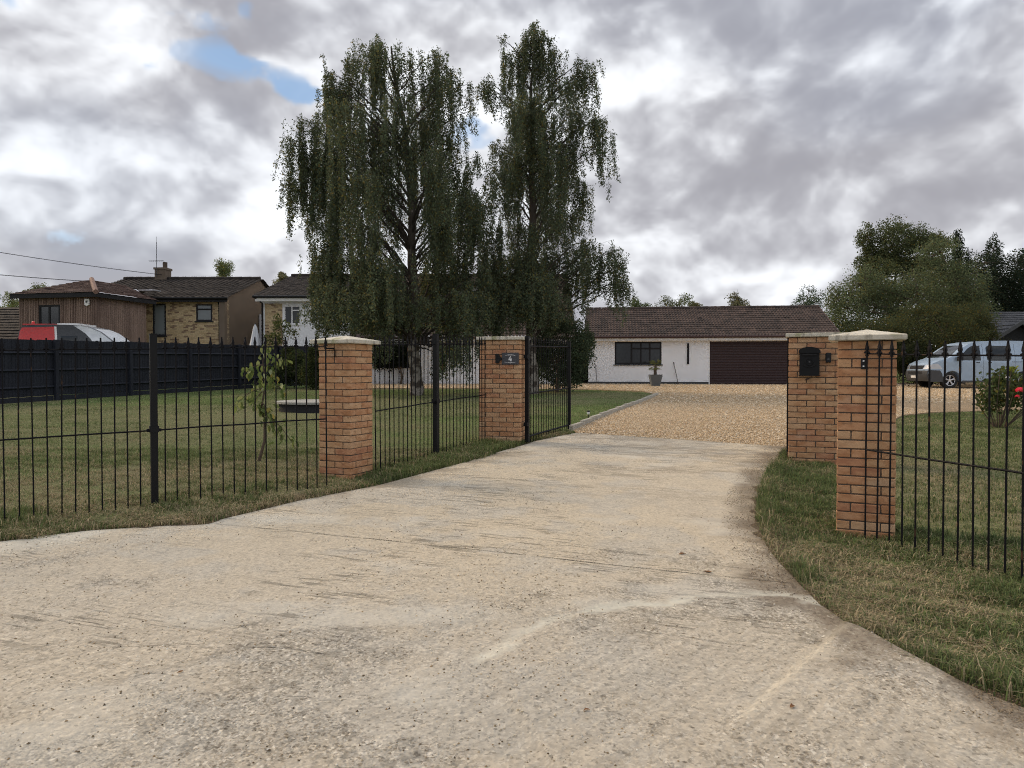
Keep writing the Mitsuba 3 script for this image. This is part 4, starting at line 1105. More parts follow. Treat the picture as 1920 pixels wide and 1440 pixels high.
# ---------------------------------------------------------------- vehicles
def vehicle(k, loc, heading, prof, W, wheels, paint, glass, tumble, nose, ground, sx=1.0):
    """Shell from a side profile (x from the nose, z), narrowed towards roof and nose. Returns put-on helper."""
    O = np.array([loc[0], loc[1], ground])

    def warp(v):
        v = np.array(v, float)
        t = mikit_step(tumble[0], tumble[1], v[:, 2])
        n = np.clip(1 - v[:, 0] / nose[0], 0, 1) ** 2 * nose[1]
        r = np.clip((v[:, 0] - (prof_len - 0.35)) / 0.35, 0, 1) ** 2 * 0.05
        v[:, 1] *= (1 - tumble[2] * t) * (1 - n - r)
        # the front and windscreen bulge forwards along the centre line
        v[:, 0] += 0.14 * (v[:, 1] / (W / 2)) ** 2 * np.clip(1 - v[:, 0] / 2.2, 0, 1)
        v[:, 0] *= sx
        return rotz(v, heading) + O

    prof_len = max(p[0] for p in prof)
    ccw = lambda q: np.array(shapely.geometry.polygon.orient(Polygon(q), 1.0).exterior.coords)[:-1]
    cs = manifold3d.CrossSection([ccw(prof)])
    body = manifold3d.Manifold.extrude(cs, W).translate((0, 0, -W / 2)).rotate((90, 0, 0))
    for x, r in wheels:
        cut = manifold3d.Manifold.cylinder(W + 1, r + 0.055, r + 0.055, 40, True).rotate((90, 0, 0)).translate((x, 0, r))
        core = manifold3d.Manifold.cube((3, W - 0.46, 2), True).translate((x, 0, r))
        body = body - (cut - core)
    body = body.refine_to_length(0.09)
    m = body.to_mesh()
    part(k, 'body', (warp(m.vert_properties[:, :3]), m.tri_verts), paint, 35)

    def side(name, poly, mat, sides=(-1, 1), proud=0.006, thick=0.02, parent=None):
        out = None
        for s in sides:
            mm = manifold3d.Manifold.extrude(manifold3d.CrossSection([ccw(poly.exterior.coords)]), thick).refine_to_length(0.1).to_mesh()
            v = mm.vert_properties[:, :3]
            y = s * (W / 2 + proud - thick + v[:, 2])
            f = mm.tri_verts if s < 0 else mm.tri_verts[:, ::-1]
            out = part(parent or k, name, (warp(np.column_stack([v[:, 0], y, v[:, 1]])), f), mat, 35)
        return out

    def front(name, pts, mat, off=0.01, parent=None):
        """Panel over the nose: pts = (y, z, x of the profile there)."""
        ys, zs, xs_ = (np.array(q, float) for q in zip(*pts))
        mm = manifold3d.Manifold.extrude(manifold3d.CrossSection([ccw(np.stack([ys, zs], 1))]), 0.03).refine_to_length(0.1).to_mesh()
        v = mm.vert_properties[:, :3]
        px_ = np.interp(v[:, 1], PZ, PX)
        return part(parent or k, name, (warp(np.column_stack([px_ - off + v[:, 2], v[:, 0], v[:, 1]])), mm.tri_verts[:, ::-1]), mat, 35)

    fp = sorted({z: x for x, z in prof if x < 2.3}.items())
    PZ, PX = [q[0] for q in fp], [q[1] for q in fp]

    def wheel(x, r, s, rim=True):
        wk = key_of(k + '__wheel')
        c = np.array([x * sx, s * (W / 2 - 0.12), r])
        th = np.linspace(0, 2 * np.pi, 33)[:-1]
        prof_t = [(r * 0.62, -0.09), (r * 0.92, -0.10), (r, -0.07), (r, 0.07), (r * 0.92, 0.10), (r * 0.66, 0.095), (r * 0.62, 0.07)]
        v = np.array([[q * math.cos(t), s * y, q * math.sin(t)] for q, y in prof_t for t in th])
        i, j = np.meshgrid(np.arange(6), np.arange(32), indexing='ij')
        a, b = (i * 32 + j).ravel(), (i * 32 + (j + 1) % 32).ravel()
        put(wk, (rotz(v + c, heading) + O, np.stack([a, a + 32, b + 32, b], 1)), 'rubber', 30)
        hub = MB()
        hub.add(*MB().tube([(0, s * -0.05, 0), (0, s * 0.02, 0)], r * 0.63, 32).get())
        part(wk, 'disc', (rotz(hub.get()[0] + c, heading) + O, hub.get()[1]), 'matt_black', 30)
        sp_ = MB()
        sp_.tube([(r * 0.63 * math.cos(t), s * 0.075, r * 0.63 * math.sin(t)) for t in np.linspace(0, 2 * np.pi, 33)], 0.018, 6, False)
        for q in range(5):
            t = q * 2 * np.pi / 5 + 0.3
            for o_ in (-0.13, 0.13):
                sp_.tube([(0.05 * math.cos(t), s * 0.06, 0.05 * math.sin(t)), (r * 0.62 * math.cos(t + o_), s * 0.075, r * 0.62 * math.sin(t + o_))], [0.022, 0.016], 6)
        sp_.tube([(0, s * 0.03, 0), (0, s * 0.085, 0)], 0.055, 12)
        part(wk, 'rim', (rotz(sp_.get()[0] + c, heading) + O, sp_.get()[1]), 'silver', 30)

    for x, r in wheels:
        for s in (-1, 1):
            wheel(x, r, s)
    return side, front, lambda m, mat, nm, lab=None: part(k, nm, (rotz(np.array(m[0]) * [sx, 1, 1], heading) + O, m[1]), mat, 30, lab)


vk = thing('parked_van', 'silver blue van with dark side windows parked on the gravel behind the rose bush', 'van')
T5 = [(0.06, 0.30), (0.0, 0.45), (-0.02, 0.62), (0.02, 0.80), (0.07, 0.93), (0.14, 1.02), (0.42, 1.14), (0.78, 1.235), (1.02, 1.36), (1.38, 1.63), (1.70, 1.82), (1.90, 1.88), (2.3, 1.935), (3.2, 1.95), (4.3, 1.935), (4.72, 1.89), (4.82, 1.6), (4.88, 1.0), (4.90, 0.5), (4.84, 0.30)]
side, front, extra = vehicle(vk, (16.85, 30.8), 0.0, T5, 1.90, [(0.93, 0.335), (3.93, 0.335)], 'van_paint', 'glass_dark', (1.05, 1.95, 0.15), (1.1, 0.12), float(gz(30.3)) - 0.01)
PW = lambda *q: Polygon(q)
side('side_window', PW((1.16, 1.16), (1.22, 1.24), (1.62, 1.62), (1.80, 1.73), (2.16, 1.75), (2.16, 1.14)), 'glass_dark')
side('side_window', PW((2.42, 1.18), (2.40, 1.66), (2.47, 1.74), (3.30, 1.74), (3.38, 1.68), (3.40, 1.20), (3.32, 1.13), (2.48, 1.13)), 'glass_dark')
side('door_handle', PW((2.10, 1.05), (2.10, 1.08), (1.96, 1.08), (1.96, 1.05)), 'matt_black', proud=0.02)
side('door_handle', PW((2.46, 1.05), (2.46, 1.08), (2.60, 1.08), (2.60, 1.05)), 'matt_black', proud=0.02)
side('door_seam', PW((2.255, 0.40), (2.265, 0.40), (2.27, 1.80), (2.26, 1.80)), 'matt_black', proud=0.002, thick=0.006)
side('door_seam', PW((1.305, 0.62), (1.315, 0.62), (1.33, 1.10), (1.32, 1.10)), 'matt_black', proud=0.002, thick=0.006)
side('door_seam', PW((3.55, 0.40), (3.56, 0.40), (3.56, 1.80), (3.55, 1.80)), 'matt_black', proud=0.002, thick=0.006)
side('slide_rail', PW((3.42, 1.075), (4.7, 1.075), (4.7, 1.095), (3.42, 1.095)), 'dark_grey', proud=0.004, thick=0.01)
side('rubbing_strip', PW((1.36, 0.50), (3.50, 0.50), (3.50, 0.545), (1.36, 0.545)), 'van_paint', proud=0.012, thick=0.02)
side('bumper_side', PW((0.03, 0.27), (0.52, 0.27), (0.55, 0.45), (0.50, 0.62), (0.42, 0.74), (0.0, 0.76), (-0.02, 0.55)), 'dark_grey', proud=0.012)
side('headlight', PW((0.02, 0.80), (0.50, 0.80), (0.46, 0.90), (0.33, 1.015), (0.14, 1.0), (0.06, 0.93)), 'silver', proud=0.008)
side('sill', PW((1.35, 0.25), (3.52, 0.25), (3.52, 0.33), (1.35, 0.33)), 'dark_grey', proud=0.004)
front('windscreen', [(-0.80, 1.27, 0), (0.80, 1.27, 0), (0.70, 1.78, 0), (-0.70, 1.78, 0)], 'glass_dark', 0.008)
front('grille', [(-0.55, 0.80, 0), (0.55, 0.80, 0), (0.60, 0.95, 0), (-0.60, 0.95, 0)], 'matt_black', 0.012)
front('bumper', [(-0.93, 0.30, 0), (0.93, 0.30, 0), (0.93, 0.74, 0), (-0.93, 0.74, 0)], 'dark_grey', 0.03)
front('air_intake', [(-0.60, 0.60, 0), (0.60, 0.60, 0), (0.60, 0.70, 0), (-0.60, 0.70, 0)], 'matt_black', 0.036)
front('number_plate', [(-0.26, 0.42, 0), (0.26, 0.42, 0), (0.26, 0.53, 0), (-0.26, 0.53, 0)], 'white_plastic', 0.042)
front('headlight', [(0.60, 0.80, 0), (0.92, 0.80, 0), (0.90, 0.97, 0), (0.66, 0.97, 0)], 'silver', 0.012)
front('headlight', [(-0.92, 0.80, 0), (-0.60, 0.80, 0), (-0.66, 0.97, 0), (-0.90, 0.97, 0)], 'silver', 0.012)
mm = trimesh.creation.box((0.14, 0.20, 0.17))
extra((mm.vertices + [1.25, -1.06, 1.22], mm.faces), 'matt_black', 'wing_mirror')
extra((mm.vertices + [1.25, 1.06, 1.22], mm.faces), 'matt_black', 'wing_mirror')

rk_ = thing('red_black_van', 'van with a red rear section and foil covered windscreen behind the black fence', 'van')
PV = [(0.05, 0.32), (0.0, 0.6), (0.08, 1.1), (0.25, 1.5), (0.6, 1.9), (1.1, 2.2), (1.6, 2.37), (2.07, 2.43), (3.3, 2.45), (4.4, 2.40), (4.55, 2.2), (4.62, 1.6), (4.62, 0.8), (4.58, 0.32)]
hd = math.pi + math.radians(6)
side, front, extra = vehicle(rk_, (-13.75, 27.0), hd, PV, 1.92, [(0.95, 0.33), (3.75, 0.33)], 'car_black', 'glass_dark', (1.2, 2.3, 0.14), (1.2, 0.12), float(gz(27)) - 0.05, 0.80)
side('rear_side_panel', PW((2.93, 1.0), (4.58, 1.0), (4.58, 1.7), (4.50, 2.2), (4.40, 2.34), (3.07, 2.37)), 'red_paint', proud=0.012)
side('pale_edge', PW((2.83, 1.0), (2.92, 1.0), (3.06, 2.38), (2.97, 2.38)), 'white_paint', proud=0.016)
side('side_window', PW((1.80, 1.5), (2.72, 1.5), (2.78, 2.05), (2.1, 2.05)), 'glass_dark')
front('windscreen_cover', [(-0.90, 1.45, 0), (0.90, 1.45, 0), (0.80, 2.40, 0), (-0.80, 2.40, 0)], 'screen_foil', 0.03)
side('screen_cover_side', PW((0.27, 1.5), (1.05, 1.5), (1.50, 1.95), (1.75, 2.15), (2.25, 2.41), (2.05, 2.42), (1.6, 2.36), (1.1, 2.19), (0.6, 1.89)), 'screen_foil', proud=0.01)
extra(MB().box((3.05, -0.78, 2.43), (4.4, 0.78, 2.475)).get(), 'red_paint', 'roof_box')
extra(MB().box((2.15, -0.72, 2.44), (3.0, 0.72, 2.505)).get(), 'white_plastic', 'roof_panel', 'pale flat panel on the roof')
extra(MB().tube([(4.2, 0.4, 2.40), (4.2, 0.4, 2.56), (4.2, 0.4, 2.59)], [0.07, 0.06, 0.02], 10).get(), 'red_paint', 'beacon')


# ---------------------------------------------------------------- vegetation
def leaves(c, size, colors, flat=0.0, hang=0.0, aspect=0.55, tri=False):
    """Leaf-shaped quads: c (n, 3) centres, size (n,), colors (n, 3). hang: how far the leaf's long axis points down."""
    n = len(c)
    a = RNG.normal(size=(n, 3))
    a /= np.linalg.norm(a, axis=1, keepdims=True)
    if hang:
        a = a * (1 - hang) + np.array([0, 0, -1]) * hang
        a /= np.linalg.norm(a, axis=1, keepdims=True)
    b = RNG.normal(size=(n, 3))
    if flat:
        b[:, 2] *= 1 - flat
        nrm = RNG.normal(size=(n, 3)) * (1 - flat) + [0, 0, flat]
        b = np.cross(nrm, a)
    b -= a * (a * b).sum(1, keepdims=True)
    b /= np.linalg.norm(b, axis=1, keepdims=True) + 1e-9
    s = size[:, None] / 2
    if tri:
        v = np.stack([c - a * s * 0.8 - b * s * aspect, c - a * s * 0.8 + b * s * aspect, c + a * s * 1.2], 1).reshape(-1, 3)
        return v, np.arange(3 * n).reshape(-1, 3), np.repeat(colors, 3, 0)
    v = np.stack([c - a * s, c + b * s * aspect - a * s * 0.1, c + a * s, c - b * s * aspect - a * s * 0.1], 1).reshape(-1, 3)
    i = np.arange(n)[:, None] * 4
    f = np.vstack([i + [0, 1, 2], i + [0, 2, 3]])
    return v, f, np.repeat(colors, 4, 0)


def leaf_colors(n, base, var=0.35, warm=0.12):
    base = np.array(base)
    c = base * (1 + var * RNG.uniform(-1, 1, (n, 1))) * (1 + 0.08 * RNG.uniform(-1, 1, (n, 3)))
    k = RNG.random(n) < warm
    c[k] *= [1.7, 1.2, 0.7]
    return np.clip(c, 0.004, 0.9)


def put_leaves(parent, name, c, size, col, mat='leafy', **kw):
    v, f, cc = leaves(c, size, col, **kw)
    return part(parent, name, (v, f), mat, False, None, 'stuff', color=cc)


BIRCH_A = [(-1.23,12.63,0.72,0.18),(-1.41,12.27,2.71,1.08),(-2.31,12.09,3.07,0.9),(-0.32,12.27,2.89,1.08),(0.76,11.91,3.07,0.9),(1.39,11.55,2.89,0.72),(-2.94,11.46,2.17,0.54),(-3.12,11.01,1.08,0.36),(1.84,11.28,1.26,0.27),(1.98,10.74,1.08,0.18),(-3.93,9.93,3.43,0.9),(-4.38,9.29,2.53,0.54),(-3.39,10.11,3.61,0.9),(-3.66,8.57,2.89,0.72),(-4.47,8.03,1.26,0.36),(-2.85,9.29,3.61,0.9),(-2.13,10.02,3.97,1.08),(-1.41,10.38,4.51,1.26),(-0.51,10.38,4.51,1.08),(0.4,10.2,4.15,1.08),(1.21,9.84,3.61,0.9),(1.66,8.57,2.71,0.72),(2.2,8.75,1.08,0.36),(-2.49,7.67,3.61,1.08),(-1.41,7.67,3.97,1.08),(0.94,7.85,3.61,1.08),(1.84,7.85,3.25,0.9),(2.47,7.31,2.71,0.72),(-3.21,7.13,2.71,0.72),(-3.84,6.95,1.08,0.27),(-3.39,5.69,2.89,0.72),(-3.66,4.6,2.35,0.54),(-2.85,5.33,3.25,0.9),(-2.13,5.33,3.25,0.9),(-1.05,5.87,3.07,0.9),(0.76,5.87,3.25,1.08),(1.66,6.23,3.61,1.08),(2.56,5.87,3.25,0.9),(-2.49,4.24,1.98,0.72),(-1.77,3.88,1.62,0.9),(-1.05,3.88,2.17,0.9),(-0.32,4.24,2.35,0.9),(0.58,3.88,2.17,1.08),(1.48,3.88,2.35,1.08),(2.2,3.88,1.98,0.9),(-3.21,3.88,2.17,0.54),(-3.75,3.7,1.44,0.36),(1.12,2.44,1.26,0.54),(1.84,2.26,1.26,0.54),(1.48,2.8,1.62,0.54),(-1.41,2.62,1.08,0.36),(2.9,5.2,2.5,1.0),(3.2,4.0,2.0,0.9),(2.4,4.6,2.4,1.0),(0.2,4.8,2.6,1.0),(-0.6,5.0,2.6,1.0),(3.0,3.0,1.4,0.8),(-2.2,4.9,2.8,0.9),(-3.8,8.8,2.4,0.9),(-4.2,7.7,1.9,0.6),(-3.1,6.4,2.6,0.9),(-3.6,5.3,2.0,0.8),(2.2,7.2,2.6,0.9),(-2.6,10.9,2.2,0.8)]
BIRCH_B = [(0.13,13.69,2.26,0.19),(0.08,13.22,3.39,0.75),(0.45,13.12,3.2,0.75),(-0.21,12.94,3.2,0.57),(1.02,12.65,2.45,0.57),(-0.68,12.75,2.83,0.47),(-0.96,12.47,2.07,0.38),(-1.11,13.03,0.38,0.15),(-1.71,11.71,1.04,0.41),(-1.53,11.52,1.13,0.28),(-1.9,11.52,0.75,0.19),(1.96,12.31,1.13,0.47),(2.24,12.28,1.51,0.38),(2.43,11.99,1.32,0.23),(1.68,11.9,2.26,0.57),(1.39,11.52,2.07,0.57),(-0.11,10.77,3.77,0.94),(-0.68,10.39,2.26,0.57),(0.45,10.39,3.77,0.94),(0.83,10.2,2.45,0.57),(1.58,10.2,2.83,0.47),(1.96,10.58,2.26,0.38),(2.71,10.49,2.07,0.3),(2.86,9.64,2.45,0.26),(2.52,10.39,2.64,0.47),(2.24,10.49,1.13,0.47),(-1.43,9.73,1.32,0.34),(-0.96,9.54,1.7,0.38),(-0.58,9.07,2.45,0.47),(-1.71,8.51,1.13,0.57),(-1.24,8.32,2.07,0.75),(1.21,9.45,2.64,0.94),(0.83,8.7,3.01,0.75),(1.77,8.32,2.26,0.57),(2.15,8.13,1.88,0.38),(1.68,7.0,1.13,0.28),(-0.77,7.38,2.26,0.57),(-0.4,6.62,2.45,0.75),(0.08,6.44,2.83,0.75),(0.64,7.38,2.83,0.94),(1.21,7.0,2.83,0.75),(-1.24,6.44,2.26,0.75),(2.34,5.97,2.26,0.75),(3.09,5.68,1.7,0.66),(3.47,5.31,1.51,0.38),(3.56,4.55,1.13,0.19),(1.96,6.06,2.83,0.75),(2.71,5.68,2.26,0.75),(1.58,5.68,2.83,0.94),(1.02,5.68,2.83,0.94),(0.26,5.49,3.01,0.94),(-0.49,5.49,2.83,0.94),(0.08,3.99,1.88,0.94),(1.02,3.99,1.51,0.75),(3.47,4.74,1.88,0.23),(-1.1,5.6,2.8,0.9),(-1.5,4.8,2.4,0.8),(-0.8,4.2,2.2,0.9),(0.5,4.6,2.4,0.9)]


def birch(label, base, blobs, trunk, crown_r, seed, nleaf, fill=0.40, floor=2.75):
    global RNG
    RNG = np.random.default_rng(seed)
    k = thing('birch_tree', label, 'birch tree', 'weeping birches')
    bx, by = base
    z0 = float(gz(by)) - 0.1
    tp = np.array([[bx + dx, by + dy, z] for dx, dy, z in trunk])
    tp[0, 2] = z0
    rad = np.interp(tp[:, 2], [0, 1.2, 3, 8, 13], [0.27, 0.205, 0.185, 0.10, 0.015])
    zs = np.linspace(tp[0, 2], tp[-1, 2], 40)
    path = np.column_stack([np.interp(zs, tp[:, 2], tp[:, 0]), np.interp(zs, tp[:, 2], tp[:, 1]), zs])
    path[:, :2] += 0.03 * np.column_stack([np.sin(zs * 2.1), np.cos(zs * 1.7)])
    tr = MB().tube(path, np.interp(zs, tp[:, 2], rad) * (1 + 0.06 * np.sin(zs * 9)), 12)
    part(k, 'trunk', tr, 'birch_bark', 40)
    limb, cs, twig = MB(), [], MB()
    al = list(blobs)
    for dx, z, L, w in blobs:                       # the far and near sides of the crown carry branches too
        if RNG.random() < fill:
            al.append((dx * RNG.uniform(0.35, 0.9), z + RNG.uniform(-0.7, 0.2), L * RNG.uniform(0.7, 1.0), w * 0.9))
    for bi, (dx, z, L, w) in enumerate(al):
        room = math.sqrt(max(crown_r ** 2 - dx ** 2, 0.15)) * min(1.0, max(0.10, (13.6 - z) / 4.5))
        dy = RNG.uniform(-1, 1) * room * 0.85
        hor = math.hypot(dx, dy)
        zt = max(z0 + 1.9, z - 0.35 - 0.75 * hor)
        i0 = np.argmin(np.abs(path[:, 2] - zt))
        s = path[i0]
        e = np.array([bx + dx, by + dy, z])
        mid = s + (e - s) * np.array([0.45, 0.45, 0.72]) + RNG.normal(0, 0.10, 3)
        t = np.linspace(0, 1, 9)[:, None]
        cur = (1 - t) ** 2 * s + 2 * t * (1 - t) * mid + t ** 2 * e
        cur[1:-1] += RNG.normal(0, 0.03, (7, 3))
        limb.tube(cur, np.linspace(min(0.015 + 0.012 * hor, 0.05), 0.006, 9), 5, False)
        ns = int(4 + w * 18)
        for q in range(ns):
            tt = RNG.uniform(0.55, 1.0)
            p0 = np.array([np.interp(tt, t[:, 0], cur[:, j]) for j in range(3)])
            off = np.array([RNG.normal(0, w * 0.30), RNG.normal(0, max(w, 0.4) * 0.34), RNG.normal(0, 0.10)])
            p1 = e * 0.55 + p0 * 0.45 + off
            ll = L * RNG.uniform(0.35, 1.0) * (1 - 0.25 * abs(off[0]) / max(w, 0.1))
            ll = max(0.15, min(ll, p1[2] - (floor if z > 3 else 1.2) + RNG.normal(0, 0.25)))
            m = max(3, int(ll / 0.18))
            u_ = np.linspace(0, 1, m)[:, None]
            sway = np.cumsum(RNG.normal(0, 0.022, (m, 3)), 0) * [1, 1, 0.3]
            strand = p1 + u_ * np.array([RNG.normal(0.0, 0.10), RNG.normal(0, 0.10), -ll]) + sway + np.column_stack([0 * u_, 0 * u_, 0.10 * np.sin(np.pi * np.minimum(u_ * 2, 1))])
            if q % 2 == 0:
                twig.tube(np.vstack([p0, strand]) if np.linalg.norm(p0 - strand[0]) < 0.7 else strand, 0.0035, 3, False)
            nl = int(ll * nleaf * RNG.uniform(0.5, 1.25))
            ti = RNG.random(nl) ** 0.9
            c = np.column_stack([np.interp(ti, u_[:, 0], strand[:, j]) for j in range(3)])
            cs.append(c + RNG.normal(0, 0.052, c.shape))
    part(k, 'limbs', limb, 'twig', 40)
    part(k, 'twigs', twig, 'twig', False, None, 'stuff')
    c = np.vstack(cs)
    n = len(c)
    col = leaf_colors(n, (0.132, 0.160, 0.100), 0.45, 0.12)
    patch = meshkit.fbm(c * 0.9, 3, seed)[:, None]
    col *= 0.75 + 0.5 * patch
    put_leaves(k, 'crown', c, RNG.uniform(0.045, 0.09, n), col, hang=0.45, aspect=0.62, tri=True)
    return n


NL = birch('broader, left one of the two tall weeping birches, its trunk showing through the railing', (-3.27, 24.9), BIRCH_A,
           [(0.0, 0, 0), (0.03, 0, 1.2), (-0.04, 0, 2.3), (-0.12, 0, 3.1), (-0.05, 0, 4.4), (-0.12, 0, 6.5), (-0.2, 0, 8.5), (-0.5, 0, 10.5), (-0.8, 0, 12.3)], 3.1, 101, 134)
NL += birch('right of the two tall weeping birches, the slimmer one with the taller top', (0.68, 26.0), BIRCH_B,
            [(0.0, 0, 0), (0.02, 0, 2), (-0.02, 0, 5), (0.05, 0, 8), (-0.02, 0, 10.5), (0.1, 0, 13.6)], 2.3, 202, 124, 0.2, 3.1)

RNG = np.random.default_rng(33)


def crown_points(clumps, n, gap=0.42, scale=1.1, seed=0):
    """Points through a crown of ellipsoids (x, y, z, rx, ry, rz), denser in the shells, thinned by noise into clumps and gaps."""
    w = np.array([q[3] * q[5] for q in clumps])
    out = []
    for q, m in zip(clumps, (n * 1.9 * w / w.sum()).astype(int)):
        d = RNG.normal(size=(m, 3))
        d /= np.linalg.norm(d, axis=1, keepdims=True)
        r = RNG.uniform(0.2, 1.0, m) ** 0.6 + np.abs(RNG.normal(0, 0.07, m))
        bump = 0.45 + 1.1 * meshkit.fbm(d * 2.1 + np.array(q[:3]), 4, seed)
        out.append(np.array(q[:3]) + d * (r * bump)[:, None] * np.array(q[3:]))
    c = np.vstack(out)
    keep = meshkit.fbm(c * scale, 3, seed + 5) > gap + 0.06 * RNG.normal(size=len(c))
    c = c[keep]
    return c[RNG.permutation(len(c))[:n]]


def tree(base, label, cat, pos, trunk_h, clumps, n, size, color, group=None, var=0.4, warm=0.06, gap=0.42, scale=1.1, seed=1, trunk_r=0.16, hang=0.0, flat=0.0):
    k = thing(base, label, cat, group)
    z0 = float(gz(pos[1])) - 0.1
    m = MB()
    top = np.array([pos[0], pos[1], trunk_h])
    m.tube([(pos[0], pos[1], z0), (pos[0] + 0.05, pos[1], (z0 + trunk_h) / 2), top], [trunk_r, trunk_r * 0.75, trunk_r * 0.45], 8)
    for q in clumps:
        e = np.array(q[:3]) + [0, 0, 0.2 * q[5]]
        s = top + [0, 0, -RNG.uniform(0, 0.6) * (trunk_h - z0) * 0.6]
        md = (s + e) / 2 + RNG.normal(0, 0.15, 3) + [0, 0, 0.2]
        t = np.linspace(0, 1, 7)[:, None]
        m.tube((1 - t) ** 2 * s + 2 * t * (1 - t) * md + t * t * e, np.linspace(trunk_r * 0.45, 0.012, 7), 5, False)
        for _ in range(6):
            d = RNG.normal(size=3)
            d /= np.linalg.norm(d)
            m.tube([e, e + d * np.array(q[3:]) * 0.45, e + d * np.array(q[3:]) * 0.95 + [0, 0, 0.05]], [trunk_r * 0.16, trunk_r * 0.09, 0.006], 4, False)
    part(k, 'trunk', m, 'bark', 40)
    c = crown_points(clumps, n, gap, scale, seed)
    col = leaf_colors(len(c), color, var, warm) * (0.6 + 0.8 * meshkit.fbm(c * 0.8, 3, seed + 9))[:, None]
    put_leaves(k, 'crown', c, RNG.uniform(0.6, 1.2, len(c)) * size, col, hang=hang, flat=flat)
    return k


def at(px, py, y):
    """Metres from the eye's level chart of the place: bearing and rise per metre, at distance y."""
    return (px - 960) / 1380 * y, y, 1.5 + (692 - py) / 1380 * y


def C(y, *rows):
    """Clumps from chart rows (bearing, rise, half width, half height), each with its own distance round y."""
    out = []
    for r in rows:
        yy = y + (r[4] if len(r) > 4 else RNG.uniform(-1.2, 1.2))
        x, _, z = at(r[0], r[1], yy)
        out.append((x, yy, z, r[2] * yy / 1380, 0.5 * (r[2] + r[3]) * yy / 1380 * 0.9, r[3] * yy / 1380))
    return out


bg = 'trees beyond the houses'
tree('willow_tree', 'tall rounded grey green tree rising highest behind the right end of the garage', 'tree', (24.6, 48), 6.0,
     C(48, (1680, 455, 48, 42), (1720, 480, 45, 45), (1640, 500, 38, 40), (1660, 530, 60, 50), (1620, 450, 16, 30), (1740, 520, 50, 50), (1750, 455, 25, 18)), 46000, 0.14, (0.115, 0.135, 0.068), bg, seed=3, gap=0.40, trunk_r=0.3)
tree('broad_tree', 'broad pale green willow like tree above the silver van, in front of the taller one', 'tree', (27.0, 43), 4.5,
     C(43, (1720, 560, 75, 55), (1780, 540, 65, 60), (1640, 590, 60, 60), (1590, 590, 42, 55), (1570, 630, 35, 45), (1800, 600, 55, 60), (1700, 620, 80, 55), (1760, 480, 45, 35), (1820, 560, 30, 40), (1620, 540, 45, 40), (1565, 565, 18, 35)), 70000, 0.12, (0.155, 0.185, 0.10), bg, seed=5, gap=0.36, trunk_r=0.3, hang=0.3)
tree('fruit_tree', 'low dark bushy fruit tree directly behind the front of the silver van', 'tree', (22.3, 36.5), 2.2,
     C(36.5, (1770, 640, 75, 50), (1710, 645, 60, 45), (1820, 620, 45, 50), (1660, 640, 50, 45), (1740, 600, 60, 35), (1840, 640, 30, 40), (1610, 650, 40, 40), (1690, 675, 40, 30)), 50000, 0.105, (0.080, 0.092, 0.045), bg, seed=7, gap=0.36, warm=0.14, trunk_r=0.18)
for i, (px, py, hw, lab) in enumerate([(1860, 462, 50, 'dark pointed conifer just right of the tall grey green tree'), (1925, 480, 50, 'dark conifer at the right edge of the picture'), (1798, 452, 34, 'dark leafy top poking out between the grey green tree and the conifer'), (1895, 545, 55, 'lower dark conifer above the slate roof')]):
    y = 56 + 2 * (i % 2)
    x, _, zt = at(px, py, y)
    cl, w = [], hw * y / 1380
    for q in range(7):
        t = q / 6
        cl.append((x + RNG.normal(0, 0.25), y + RNG.normal(0, 0.25), zt - 0.5 - t * (zt - 3.0), w * (0.30 + 0.95 * t ** 0.6), w * (0.30 + 0.95 * t ** 0.6), (zt - 3) / 7 * 1.15))
    if i == 3:
        cl += C(55, (1880, 555, 60, 60), (1835, 550, 42, 55), (1925, 540, 45, 70), (1850, 500, 35, 35), (1905, 500, 40, 30))
    tree('conifer_tree', lab, 'conifer', (x, y), zt - 1.5, cl, 20000, 0.17, (0.040, 0.055, 0.036), 'dark conifers on the right', seed=11 + i, gap=0.33, scale=1.4, trunk_r=0.2)
for i, (px, py, hw, hh, y, col, lab) in enumerate([
        (1200, 572, 22, 22, 60, (0.06, 0.075, 0.035), 'dark rounded treetop behind the garage roof, nearest the birches'), (1262, 570, 34, 22, 62, (0.06, 0.070, 0.034), 'wide low treetop behind the garage roof, left of its middle'),
        (1300, 575, 20, 16, 64, (0.075, 0.075, 0.04), 'small olive treetop behind the garage roof, right of the wide low one'), (1385, 562, 26, 24, 66, (0.085, 0.085, 0.05), 'thin pale treetop alone behind the middle of the garage roof'),
        (1510, 560, 34, 30, 60, (0.045, 0.062, 0.038), 'dark full treetop behind the right end of the garage roof'), (1150, 580, 18, 10, 64, (0.08, 0.085, 0.05), 'thin low treetop behind the garage ridge, just right of the hanging birch branch'),
        (420, 505, 22, 26, 60, (0.085, 0.100, 0.045), 'single pale green treetop behind the brick house'), (530, 520, 14, 12, 62, (0.10, 0.10, 0.06), 'thin treetop peeping over the white house'),
        (28, 568, 34, 26, 58, (0.085, 0.100, 0.045), 'light green tree behind the low house at the far left edge'), (72, 545, 24, 18, 60, (0.075, 0.085, 0.045), 'pale treetop over the roof of the timber clad wing')]):
    x, _, z = at(px, py, y)
    r, h = 1.2 * hw * y / 1380, 1.2 * hh * y / 1380
    cl = [(x + RNG.uniform(-.45, .45) * r, y + RNG.uniform(-.5, .5) * r, z - 0.2 * h + RNG.uniform(-0.6, 0.55) * h, r * RNG.uniform(.3, .5), r * .5, h * RNG.uniform(.3, .5)) for _ in range(8)] + [(x, y, z - h * 1.6, r * 1.2, r, h * 1.3)]
    tree('tree', lab, 'tree', (x, y), z - h, cl, 5200, 0.15, tuple(2.3 * q for q in col), bg, seed=30 + i, gap=0.43, scale=1.6, trunk_r=0.12)

